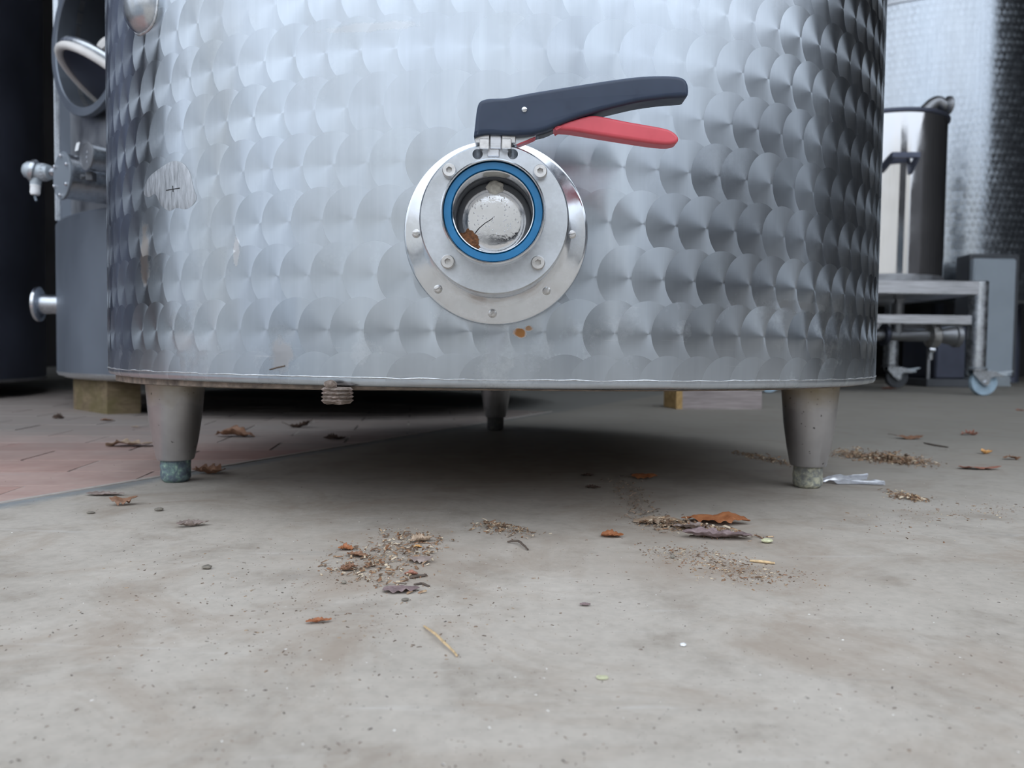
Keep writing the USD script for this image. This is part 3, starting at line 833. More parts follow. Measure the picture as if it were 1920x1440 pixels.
# vertical fin with a bright outer edge, welded on beside the manhole
tang = math.atan2(P(118, 400, 1)[0], 1.0)
rad = np.array([-math.cos(math.radians(30.3)), -math.sin(math.radians(30.3)), 0])
per = np.array([-rad[1], rad[0], 0])
Rf = np.stack([rad, per, [0, 0, 1]], 1)
jc = np.array([JX, JY, 0])
obj('fin', xf(box(VR - 0.01, -0.004, JT + 0.013, VR + 0.028, 0.004, 1.9), Rf, jc), 'jacket_steel', jt, smooth=False, label='flat vertical fin plate')
obj('fin_edge', xf(box(VR + 0.026, -0.012, JT + 0.013, VR + 0.040, 0.006, 1.9, 0.002), Rf, jc), 'satin_steel', jt, smooth=30, label='bright edge bar of the fin')
obj('fin_weld', tube([jc + rad * (VR + 0.002) + per * -0.006 + [0, 0, z] for z in np.linspace(JT, 1.9, 60)], 0.004, 6), 'weld_bead', jt)
# ferrule outlet low on the jacket
q = P(104, 571, 2.27)
ax = np.array([-0.985, -0.17, 0]); ax /= np.linalg.norm(ax)
obj('outlet_neck', lathe([(0.034, -0.06), (0.030, -0.03), (0.0285, -0.01), (0.0285, 0.034), (0.026, 0.034), (0.026, -0.06)], 48, q, ax, closed=True), 'satin_steel', jt)
obj('outlet_ferrule', lathe([(0.026, 0.034), (0.036, 0.034), (0.050, 0.041), (0.051, 0.046), (0.050, 0.049), (0.026, 0.049)], 48, q, ax, closed=True), 'bright_steel', jt)

# oval door in the manhole, white gasket round it
dc = P(219, 180, 2.07)
dn = np.array([-0.48, -0.50, -0.72]); dn /= np.linalg.norm(dn)
# choose the disc's normal so that its long axis runs down to the right, mostly edge-on
view = dc - [0, 0, CAM_H]; view /= np.linalg.norm(view)
rt = np.cross(view, [0, 0, 1]); rt /= np.linalg.norm(rt)
upv = np.cross(rt, view)
long_ = rt * math.cos(-0.64) + upv * math.sin(-0.64)
short = np.cross(long_, view)
dn = -view * 0.27 + short * 0.93 * (1 if short[2] < 0 else -1)
dn /= np.linalg.norm(dn)
door = thing('manhole_door', 'open manhole door with white gasket hanging in the manhole', 'door', dc)
obj('plate', lathe([(0, 0.012), (0.10, 0.008), (0.148, 0.002), (0.152, -0.004), (0.152, -0.010), (0, -0.012)], 80, dc, dn), 'dark_tank_steel', door)
tr_ = [dc + frame(dn) @ np.array([0.160 * math.cos(a), 0.160 * math.sin(a), 0.0]) for a in np.linspace(0, 2 * np.pi, 90)]
obj('gasket', tube(tr_, 0.0105, 12, False), 'white_rubber', door, smooth=True, label='white rubber gasket ring')
obj('rim', tube([q_ - dn * 0.017 for q_ in tr_], 0.011, 10, False), 'satin_steel', door, smooth=True)
kc = P(197, 84, 2.10)
kn = thing('manhole_handwheel', 'small round white knob half hidden above the manhole door', 'knob', kc)
obj('knob', lathe([(0, 0.012), (0.016, 0.012), (0.024, 0.004), (0.024, -0.004), (0.016, -0.012), (0, -0.012)], 40, kc, (-0.5, -0.7, 0.5)), 'white_rubber', kn)
obj('spindle', cyl(kc, kc + np.array([0.05, 0.08, -0.02]), 0.008), 'satin_steel', kn)

# round housings and temperature probe on the jacketed tank
fc = P(120, 330, 1.90)
hs = thing('round_motor_housing', 'large round steel housing with a bolted grey cover', 'housing', fc)
obj('housing_shell', lathe([(0.0, -0.30), (0.0535, -0.30), (0.0535, -0.004), (0.0555, -0.004), (0.0555, 0.0), (0, 0.0)], 64, fc, nm), 'satin_steel', hs)
obj('cover', lathe([(0, 0.0), (0.0565, 0.0), (0.0575, 0.001), (0.0575, 0.0045), (0.0560, 0.006), (0, 0.006)], 64, fc, nm), 'dark_enamel', hs, label='grey bolted cover plate')
Fm = frame(nm)
for k in range(6):
    a = k * math.pi / 3 + 0.45
    o = fc + Fm @ np.array([0.047 * math.cos(a), 0.047 * math.sin(a), 0.0055])
    obj('cover_bolt', lathe([(0.0042, 0), (0.0042, 0.0045), (0.003, 0.006), (0, 0.006)], 6, o, nm), 'bright_steel', hs, smooth=20)
nz = np.array([-0.60, -0.80, 0.0]); nz /= np.linalg.norm(nz)
bc = P(164.5, 293, 1.84)
jb = thing('round_junction_box', 'smaller round steel junction box with embossed lid above the housing', 'junction box', bc)
obj('box_shell', lathe([(0, -0.22), (0.0310, -0.22), (0.0310, -0.006), (0.0325, -0.006), (0.0325, 0), (0, 0)], 56, bc, nz), 'satin_steel', jb)
obj('lid', lathe([(0, 0), (0.0330, 0), (0.0335, 0.001), (0.0330, 0.004), (0.0290, 0.0044), (0.0288, 0.0036), (0, 0.0036)], 56, bc, nz), 'dull_steel', jb)
Fz = frame(nz)
for k, (x0, y0, w, h) in enumerate(((0.004, 0.010, 0.004, 0.006), (0.002, -0.001, 0.0055, 0.007), (0.004, -0.013, 0.004, 0.006))):
    zz = [(-1, 1), (0, 1.1), (1, .6), (0.2, 0), (-.8, -.7), (0, -1.1), (1, -1)]
    obj('embossed_mark', tube([bc + Fz @ np.array([x0 + w * a * .5, y0 + h * b * .5, 0.0038]) for a, b in zz], 0.0007, 5), 'bright_steel', jb)
for k in range(5):
    a = -1.2 - k * 0.28
    o = bc + Fz @ np.array([0.034 * math.cos(a), 0.034 * math.sin(a), -0.002])
    obj('lid_lug', cyl(o, o + nz * 0.006, 0.0022, 10), 'bright_steel', jb)
gl = P(170, 332, 1.86)
obj('cable_gland', cat(box(gl[0] - .008, gl[1] - .01, gl[2] - .010, gl[0] + .010, gl[1] + .01, gl[2] + .012, .002), cyl(gl - [.004, 0, 0], gl + np.array([-.018, -.01, -.002]), 0.0065, 6)), 'dark_frame', jb)
tg = P(145, 275, 1.93)
obj('tag_plate', xf(box(-.008, -.0006, -.011, .008, .0006, .011), np.array([[.8, -.6, 0], [.6, .8, 0], [0, 0.35, 1]]).T, tg), 'white_plastic', label='small white tag plate beside the junction box lid', cat='tag', smooth=False)
sc_ = P(70, 323, 2.0)
prb = thing('temperature_probe', 'grey temperature probe head with white cable gland, at far left', 'sensor', sc_)
sx = np.array([1.0, -0.10, -0.02]); sx /= np.linalg.norm(sx)
hx_ = np.array([-0.93, -0.30, 0.22]); hx_ /= np.linalg.norm(hx_)
obj('head_body', lathe([(0, -0.012), (0.0225, -0.012), (0.0225, 0.020), (0.0180, 0.034), (0.0135, 0.036), (0, 0.036)], 48, sc_, sx), 'aluminium_cast', prb)
obj('cap', lathe([(0.0, 0.026), (0.012, 0.023), (0.020, 0.016), (0.0235, 0.006), (0.0235, 0.0), (0, 0.0)], 48, sc_ + hx_ * 0.010, hx_), 'aluminium_cast', prb)
obj('cap_ring', lathe([(0.020, -0.004), (0.0285, -0.004), (0.0300, 0.0), (0.0285, 0.006), (0.020, 0.006)], 56, sc_ + hx_ * 0.008, hx_, closed=True), 'satin_steel', prb)
obj('stem', cat(cyl(sc_ + sx * 0.034, sc_ + sx * 0.075, 0.0075), cyl(sc_ + sx * 0.040, sc_ + sx * 0.048, 0.0105, 6)), 'satin_steel', prb)
for k in range(7):
    a = -1.2 + k * 0.36
    o = sc_ + sx * 0.022 + np.array([0, -math.cos(a), math.sin(a)]) * 0.0222
    obj('embossed_mark', cyl(o - sx * .003, o + sx * .003, 0.0011, 6), 'satin_steel', prb)
gdn = np.array([-0.02, -0.05, -1.0]); gdn /= np.linalg.norm(gdn)
g0 = sc_ + np.array([-0.002, -0.004, -0.018])
obj('gland_body', lathe([(0, 0), (0.014, 0), (0.0125, 0.016), (0, 0.016)], 24, g0, gdn), 'aluminium_cast', prb)
obj('gland_nut', lathe([(0, 0.016), (0.0125, 0.016), (0.0125, 0.020), (0.0115, 0.021), (0.012, 0.036), (0.0095, 0.041), (0, 0.041)], 24, g0, gdn), 'white_plastic', prb, label='white cable gland nut')
obj('cable', tube([g0 + gdn * .04, g0 + gdn * .048 + [.001, 0, 0], g0 + gdn * .056 + [.004, 0, 0]], 0.0032, 8), 'grey_rubber', prb)

# wood blocks
a, n_, b_ = G(138, 767), G(201, 777), G(264, 775)
e1, e2 = (a - n_)[:2], (b_ - n_)[:2]
e2 = np.array([e1[1], -e1[0]]) / np.linalg.norm(e1) * np.linalg.norm(e2) * 1.05 if False else e2
quad = Polygon([n_[:2], n_[:2] + e1, n_[:2] + e1 + e2 * 1.0, n_[:2] + e2])
blk = thing('wood_block', 'mossy square wooden block under the grey jacketed tank', 'wood block', (quad.centroid.x, quad.centroid.y, 0))
obj('timber', slab(quad.buffer(-0.002).buffer(0.002, join_style=2), 0, JB - 0.0005), 'mossy_wood', blk, smooth=False)
for px, py in ((160, 765),):
    pass
a, b_ = G(1268, 767), G(1428, 767)
dirb = (b_ - a)[:2] / np.linalg.norm((b_ - a)[:2]); pb = np.array([-dirb[1], dirb[0]])
q0 = a[:2] - dirb * 0.0
side = G(1241, 765)[:2]
quad = Polygon([q0, b_[:2], b_[:2] + pb * 0.11, side + (side - q0) * 1.2, side])
brd = thing('wood_beam', 'weathered grey wooden beam on the floor behind the main tank', 'wood block', (quad.centroid.x, quad.centroid.y, 0))
obj('timber', slab(Polygon([q0, b_[:2], b_[:2] + pb * 0.11, q0 + pb * 0.11]), 0, 0.088), 'grey_wood', brd, smooth=False)
obj('cut_end', slab(Polygon([q0 - dirb * 0.0005, q0 + dirb * 0.020, q0 + dirb * 0.020 - pb * 0.0006, q0 - pb * 0.0006 - dirb * 0.0005]), 0.0002, 0.0878), 'cut_wood', brd, smooth=False)
obj('end_face', slab(Polygon([q0 + pb * 0.0, q0 + pb * 0.109, q0 + pb * 0.109 - dirb * 0.0008, q0 - dirb * 0.0008]), 0.0002, 0.0878), 'cut_wood', brd, smooth=False)

# ------------------------------------------------------------------ dark tank, far left
DX, DY, DR = -2.46, 2.63, 0.75
dt = thing('dark_tank', 'dark unlit steel tank at the far left edge', 'tank', (DX, DY, 0))
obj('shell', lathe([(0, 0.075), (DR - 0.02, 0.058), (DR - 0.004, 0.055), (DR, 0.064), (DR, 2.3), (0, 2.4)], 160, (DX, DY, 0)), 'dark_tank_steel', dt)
obj('rim_bead', lathe([(DR - 0.01, 0.052), (DR + 0.003, 0.053), (DR + 0.004, 0.062), (DR - 0.004, 0.066)], 160, (DX, DY, 0), closed=True), 'dull_steel', dt)
for k in range(3):
    a = k * 2.0944 + 1.0
    obj('foot', cyl((DX + .5 * math.cos(a), DY + .5 * math.sin(a), 0), (DX + .5 * math.cos(a), DY + .5 * math.sin(a), 0.07), 0.04), 'dark_frame', dt)

# ------------------------------------------------------------------ big tank, right
BX, BY, BR = BIG
bt = thing('storage_tank', 'tall fine circle-polished storage tank in the right background', 'tank', (BX, BY, 0))
obj('shell', lathe([(0, 0.56), (BR - 0.02, 0.56), (BR, 0.58), (BR, 2.63), (BR + 0.006, 2.634), (BR + 0.006, 2.664), (BR, 2.668), (BR, 3.4), (0.2, 3.75), (0, 3.75)], 256, (BX, BY, 0)), 'fine_polished_steel', bt, smooth=40)
obj('seam_band', lathe([(BR, 2.63), (BR + 0.007, 2.634), (BR + 0.007, 2.664), (BR, 2.668)], 256, (BX, BY, 0), closed=True), 'satin_steel', bt)
for k in range(4):
    a = k * math.pi / 2 + 0.75
    obj('leg', cyl((BX + .8 * math.cos(a), BY + .8 * math.sin(a), 0), (BX + .8 * math.cos(a), BY + .8 * math.sin(a), 0.57), 0.05), 'dark_tank_steel', bt)

# ------------------------------------------------------------------ trolley
F0 = 3.66
A = P(1600, 527, F0); zt, zb = P(1780, 526, F0)[2], P(1780, 552, F0)[2]
XR = P(1838, 640, F0)[0]
XL = XR - 1.02
YB = F0 + 0.86
tr = thing('trolley', 'stainless steel trolley with tubular legs on castors at the right', 'trolley', ((XL + XR) / 2, (F0 + YB) / 2, 0))
obj('top_shelf', box(XL - .02, F0, zb, XR - 0.010, YB + .03, zt, 0.003), 'brushed_steel', tr, smooth=30)
z2, z1 = P(1780, 590.5, F0)[2], P(1780, 607.5, F0)[2]
for b in ((XL, F0 + .02, z1, XR - .03, F0 + .05, z2), (XL, YB - .05, z1, XR, YB - .02, z2), (XR - .02, F0 + .05, z1, XR + .01, YB - .05, z2), (XL - .01, F0 + .05, z1, XL + .02, YB - .05, z2)):
    obj('cross_bar', box(*b, 0.002), 'brushed_steel', tr, smooth=30)
for X, Y, near in ((XR + 0.005, F0 + 0.035, True), (XR - 0.01, YB - 0.02, False), (XL, F0 + 0.035, True), (XL, YB - 0.02, False)):
    lr = 0.041 if near else 0.040
    lg = obj('leg', cat(lathe([(0, 0.135), (lr, 0.135), (lr, zt - 0.002), (lr - 0.003, zt + 0.001), (0, zt + 0.001)], 40, (X, Y, 0)), lathe([(0, 0.122), (lr + 0.008, 0.122), (lr + 0.008, 0.130), (0, 0.132)], 40, (X, Y, 0))), 'satin_steel', tr)
    wx = X + 0.035
    cs = obj('castor', rounded_prism(smooth_outline([(X - .042, .122), (X + .030, .122), (X + .075, .118), (X + .118, .098), (X + .120, .088), (X + .085, .092), (X + .055, .085), (wx + .020, .060), (wx + .014, .048), (wx - .010, .048)], 60, 1), Y - 0.026, Y - 0.021, 0.001, 2), 'satin_steel', tr, smooth=30)
    LOC[cs] = LOC[tr]
    obj('fork_plate', rounded_prism(smooth_outline([(X - .042, .122), (X + .030, .122), (X + .075, .118), (X + .110, .100), (X + .085, .092), (X + .055, .085), (wx + .020, .060), (wx + .014, .048), (wx - .010, .048)], 60, 1), Y + 0.021, Y + 0.026, 0.001, 2), 'satin_steel', cs, smooth=30)
    obj('wheel', lathe([(0, -0.010), (0.050, -0.010), (0.053, -0.014), (0.0600, -0.015), (0.0635, -0.009), (0.0635, 0.009), (0.0600, 0.015), (0.053, 0.014), (0.050, 0.010), (0, 0.010)], 48, (wx, Y, 0.0635), AY), 'wheel_blue' if near else 'dark_frame', cs)
    obj('axle', lathe([(0, -0.032), (0.008, -0.032), (0.0085, -0.028), (0.0085, 0.03), (0, 0.03)], 24, (wx, Y, 0.0635), AY), 'bright_steel', cs)
    obj('brake_pedal', rounded_prism(smooth_outline([(X + .060, .120), (X + .105, .112), (X + .140, .116), (X + .168, .122), (X + .168, .116), (X + .135, .104), (X + .150, .092), (X + .120, .094), (X + .09, .104)], 60, 1), Y - 0.018, Y + 0.018, 0.002, 2), 'aluminium_cast', cs, smooth=30)

# pipe with clamps under the trolley
yq = 4.02
pl, pr_ = P(1600, 626, yq), P(1800, 631, yq)
zq = (pl[2] + pr_[2]) / 2
X = lambda px: P(px, 628, yq)[0]
pipe = thing('pump_manifold', 'dark stainless pipe with clamp flanges slung beneath the trolley', 'pipe', (X(1720), yq, zq))
pts = [(X(1590), .030), (X(1700), .030), (X(1703), .032), (X(1745), .031), (X(1748), .052), (X(1756), .052), (X(1757), .033), (X(1762), .035), (X(1786), .052), (X(1788), .060), (X(1796), .060), (X(1798), .054), (X(1799), .045)]
obj('pipe_run', lathe([(0, pts[0][0])] + [(r, x) for x, r in pts] + [(0.045, pts[-1][0] - .03), (0, pts[-1][0] - .03)], 48, (0, yq, zq), (1, 0, 0)), 'dull_steel', pipe)
obj('clamp', lathe([(0.030, X(1655)), (0.058, X(1655)), (0.060, X(1660)), (0.045, X(1665)), (0.030, X(1665))], 40, (0, yq, zq), (1, 0, 0), closed=True), 'dark_tank_steel', pipe)
obj('clamp', lathe([(0.031, X(1738)), (0.060, X(1742)), (0.066, X(1750)), (0.060, X(1756)), (0.031, X(1758))], 40, (0, yq, zq), (1, 0, 0), closed=True), 'cast_steel', pipe)
obj('branch', cyl((X(1682), yq, zq), (X(1682), yq, z1 + .12), 0.030, 32), 'dull_steel', pipe)
obj('clamp_nut', cat(cyl((X(1741), yq - .03, zq - .07), (X(1741), yq - .03, zq - .125), 0.013, 6), cyl((X(1736), yq - .03, zq - .075), (X(1746), yq - .03, zq - .075), 0.016, 12)), 'bright_steel', pipe)
obj('hanger', box(X(1684) - .02, yq - .015, z1 + .10, X(1684) + .02, yq + .015, zb + .001), 'dull_steel', pipe, smooth=False)

# ------------------------------------------------------------------ steel drum on the trolley
dcx, dcy, dr = P(1651, 400, 4.02)[0], 4.02, 0.292
zb_, zd = zt + 0.0015, P(1651, 201, 4.02 - dr)[2]
dm = thing('steel_drum', 'mirror-polished steel drum with a lid, standing on the trolley', 'drum', (dcx, dcy, zb_))
obj('shell', lathe([(0, zb_), (dr - 0.012, zb_), (dr - 0.004, zb_ + .006), (dr - 0.004, zb_ + .034), (dr, zb_ + .040), (dr, zd - .012), (0, zd - .012)], 160, (dcx, dcy, 0)), 'mirror_steel', dm)
obj('foot_ring', lathe([(dr - .012, zb_), (dr + .001, zb_ + .001), (dr + .002, zb_ + .032), (dr - .004, zb_ + .036)], 160, (dcx, dcy, 0), closed=True), 'dull_steel', dm)
obj('lid', lathe([(0, zd + .004), (dr - .02, zd + .002), (dr + .006, zd + .002), (dr + .011, zd - .004), (dr + .011, zd - .012), (dr + .006, zd - .018), (0, zd - .012)], 160, (dcx, dcy, 0)), 'dark_tank_steel', dm, label='dark lid with rolled rim')
hq = lambda x, y: P(1560 + x / 5.333, 250 + y / 5.333, dcy - dr - 0.02)
h1, h2, h3, h4 = hq(520, 330), hq(575, 235), hq(825, 235), hq(800, 375)
hb = [(h1, h2), (h2, h3), (h3, h4)]
ms = []
for s, e in hb:
    s, e = s.copy(), e.copy()
    s[1] = dcy - dr - (0.05 if s is not h1 and s[2] > h1[2] + .02 else 0.0)
    e[1] = dcy - dr - (0.05 if e[2] > h1[2] + .02 else 0.0)
    d = (e - s) / np.linalg.norm(e - s)
    ms.append(m3.Manifold.hull_points(np.array([q + np.array([ox, oy, oz]) for q in (s, e) for ox in (-.006, .006) for oy in (-.012, .012) for oz in (-.012, .012)])))
ms.append(m3.Manifold.hull_points(np.array([[X_, dcy - math.sqrt(dr ** 2 - (X_ - dcx) ** 2) + oy, h1[2] - .02 + oz] for X_ in (h1[0], h1[0] + .02) for oy in (-.03, .01) for oz in (-.01, .03)])))
hand_m = ms[0] + ms[1] + ms[2]
obj('carry_handle', hand_m, 'dark_tank_steel', dm, smooth=20)
q1, q2 = P(1738, 204, 4.0), P(1773, 198, 4.0)
el = [q1 + np.array([-.03, 0, -.03]), q1, q1 + [.025, 0, .025], q1 + [.055, 0, .040], q2 + [-.012, 0, .0], q2]
tt = np.linspace(0, 1, len(el)); ts = np.linspace(0, 1, 24)
el = np.array(el); el = np.stack([np.interp(ts, tt, el[:, k]) for k in range(3)], 1)
for _ in range(4):
    el[1:-1] = (el[:-2] + el[2:] + 2 * el[1:-1]) / 4
obj('elbow', tube(el, 0.030, 24), 'dull_steel', dm, smooth=True)
obj('elbow_ferrule', lathe([(0.020, -0.004), (0.036, -0.004), (0.046, 0.006), (0.047, 0.018), (0.044, 0.022), (0.020, 0.022)], 40, q2, (1, 0, 0), closed=True), 'dull_steel', dm)

# ------------------------------------------------------------------ grey cabinet
F1 = 4.95
cbx = lambda x0, y0, x1, y1, Y, t, b=0.0: bxp(x0, y0, x1, y1, Y, t, b)
cb = thing('control_cabinet', 'grey upright cabinet with ribbed base behind the trolley', 'cabinet', (P(1862, 720, F1)[0], F1 + .12, 0))
a, b_ = P(1819, 712, F1), P(1908, 485, F1)
obj('cover', box(a[0], F1, 0.062, b_[0], F1 + 0.06, b_[2], 0.012), 'grey_enamel', cb, smooth=40)
a2, b2 = P(1811, 700, F1 + .06), P(1913, 477, F1 + .06)
obj('back_frame', box(a2[0], F1 + .06, 0.062, b2[0], F1 + 0.22, b2[2], 0.008), 'dark_frame', cb, smooth=40)
for k in range(4):
    obj('base_rib', box(a[0] + .004 * (k % 2), F1 - .006, 0.002 + k * .015, b_[0] - .015 - .004 * (k % 2), F1 + 0.21, 0.0155 + k * .015, 0.003), 'aluminium_cast', cb, smooth=30)

# dark pump case low under the trolley
pc = thing('pump_case', 'dark blue pump case standing on the floor behind the trolley', 'pump', (P(1790, 700, 4.78)[0], 4.9, 0))
a, b_ = P(1757, 700, 4.72), P(1822, 640, 4.72)
obj('case', box(a[0], 4.74, 0.05, b_[0] - .02, 5.15, P(1790, 612, 4.72)[2], 0.01), 'dark_tank_steel', pc, smooth=30)
obj('base_skid', box(a[0] - .06, 4.72, 0.0, b_[0], 5.17, 0.05, 0.004), 'dark_frame', pc, smooth=30)
obj('strut', xf(box(-.008, -.008, 0.02, .008, .008, 0.24), None, (a[0] - .035, 4.76, 0)), 'dull_steel', pc, smooth=False)

# ------------------------------------------------------------------ dry leaves
def leaf_mesh(L, W, seed, curl=0.0, bend=0.0, fold=0.0, teeth=0.0, nteeth=5, crumple=0.3, nu=30, nv=10):
    r = np.random.default_rng(seed)
    s = np.linspace(0, 1, nu)[:, None]
    v = np.linspace(-1, 1, nv * 2 + 1)[None, :]
    w = (W / 2) * np.sin(np.pi * np.clip(s, 0.0, 1) ** 0.85) ** 0.75 + 0.0004
    w = w * (1 + teeth * np.sin(s * np.pi * 2 * nteeth + np.sign(v) * .9 + r.uniform(0, 6)) * np.abs(v) + 0.25 * (meshkit.noise(np.stack([s * 5 + 0 * v, np.sign(v) + 0 * s, 0 * s + 0 * v], -1), seed) - .5))
    t = v * w
    k = curl / W * (0.6 + 0.8 * meshkit.noise(np.stack([s * 3, 0 * s, 0 * s], -1), seed + 1))
    k = np.where(np.abs(k) < 1e-3, 1e-3, k)
    y = np.sin(k * t) / k
    z = (1 - np.cos(k * t)) / k + fold * np.abs(t)
    q = (s - 0.5) * L
    kb = bend / L if abs(bend) > 1e-3 else 1e-3 / L
    x = np.sin(kb * q) / kb - z * np.sin(kb * q)
    z = (1 - np.cos(kb * q)) / kb + z * np.cos(kb * q)
    x, y, z = np.broadcast_arrays(x, y, z)
    p = np.stack([x, y, z], -1).reshape(-1, 3)
    for ax_ in range(3):
        p[:, ax_] += (meshkit.fbm(p / W * 2.2 + 7 * ax_, 3, seed + ax_) - 0.5) * W * crumple * (1.0 if ax_ == 2 else 0.5)
    m = nv * 2 + 1
    idx = np.arange(nu * m).reshape(nu, m)
    f = np.concatenate([np.stack([idx[:-1, :-1], idx[1:, :-1], idx[1:, 1:]], -1).reshape(-1, 3), np.stack([idx[:-1, :-1], idx[1:, 1:], idx[:-1, 1:]], -1).reshape(-1, 3)])
    tm = trimesh.Trimesh(p, f, process=False)
    nn = tm.vertex_normals
    n = len(p)
    p2 = p - nn * 0.0005
    edge = np.concatenate([idx[0, :], idx[1:, -1], idx[-1, -2::-1], idx[-2:0:-1, 0]])
    e2 = np.roll(edge, -1)
    f = np.concatenate([f, f[:, ::-1] + n, np.stack([edge, e2, e2 + n], -1), np.stack([edge, e2 + n, edge + n], -1)])
    return np.vstack([p, p2]), f, p[idx[0, nv]], p[idx[2, nv]]


def put_leaf(px, py, wpx, ratio, yaw, mat, label, seed, curl=0.8, bend=0.3, fold=0.15, teeth=0.15, crumple=0.3, stalk=0.0, tilt=0.0, roll=0.0, group=None, name='dry_leaf', lift=0.0):
    c = G(px, py)
    L = wpx * c[1] / FPX / max(abs(math.cos(yaw)), 0.35)
    W = L * ratio
    v, f, s0, s1 = leaf_mesh(L, W, seed, curl, bend, fold, teeth, 4 + seed % 4, crumple)
    R = trimesh.transformations.euler_matrix(roll, tilt, yaw)[:3, :3]
    v = v @ R.T
    dz = v[:, 2].min()
    off = np.array([c[0], c[1], -dz + 0.0004 + lift])
    v = v + off
    t = thing(name, label, 'leaf', (c[0], c[1], lift), group)
    obj('blade', (v, f), 'leaf_' + mat, t, smooth=True)
    if stalk:
        a0, d0 = R @ s0 + off, R @ (s0 - s1)
        d0 = d0 / np.linalg.norm(d0)
        pts_ = np.array([a0 - d0 * .002, a0 + d0 * stalk * L * .5 + [0, 0, .001], a0 + d0 * stalk * L])
        pts_[:, 2] = np.maximum(pts_[:, 2], 0.0012)
        obj('stalk', tube(pts_, [0.0009, .0008, .0007], 6), 'dark_twig', t, smooth=True)
    return t


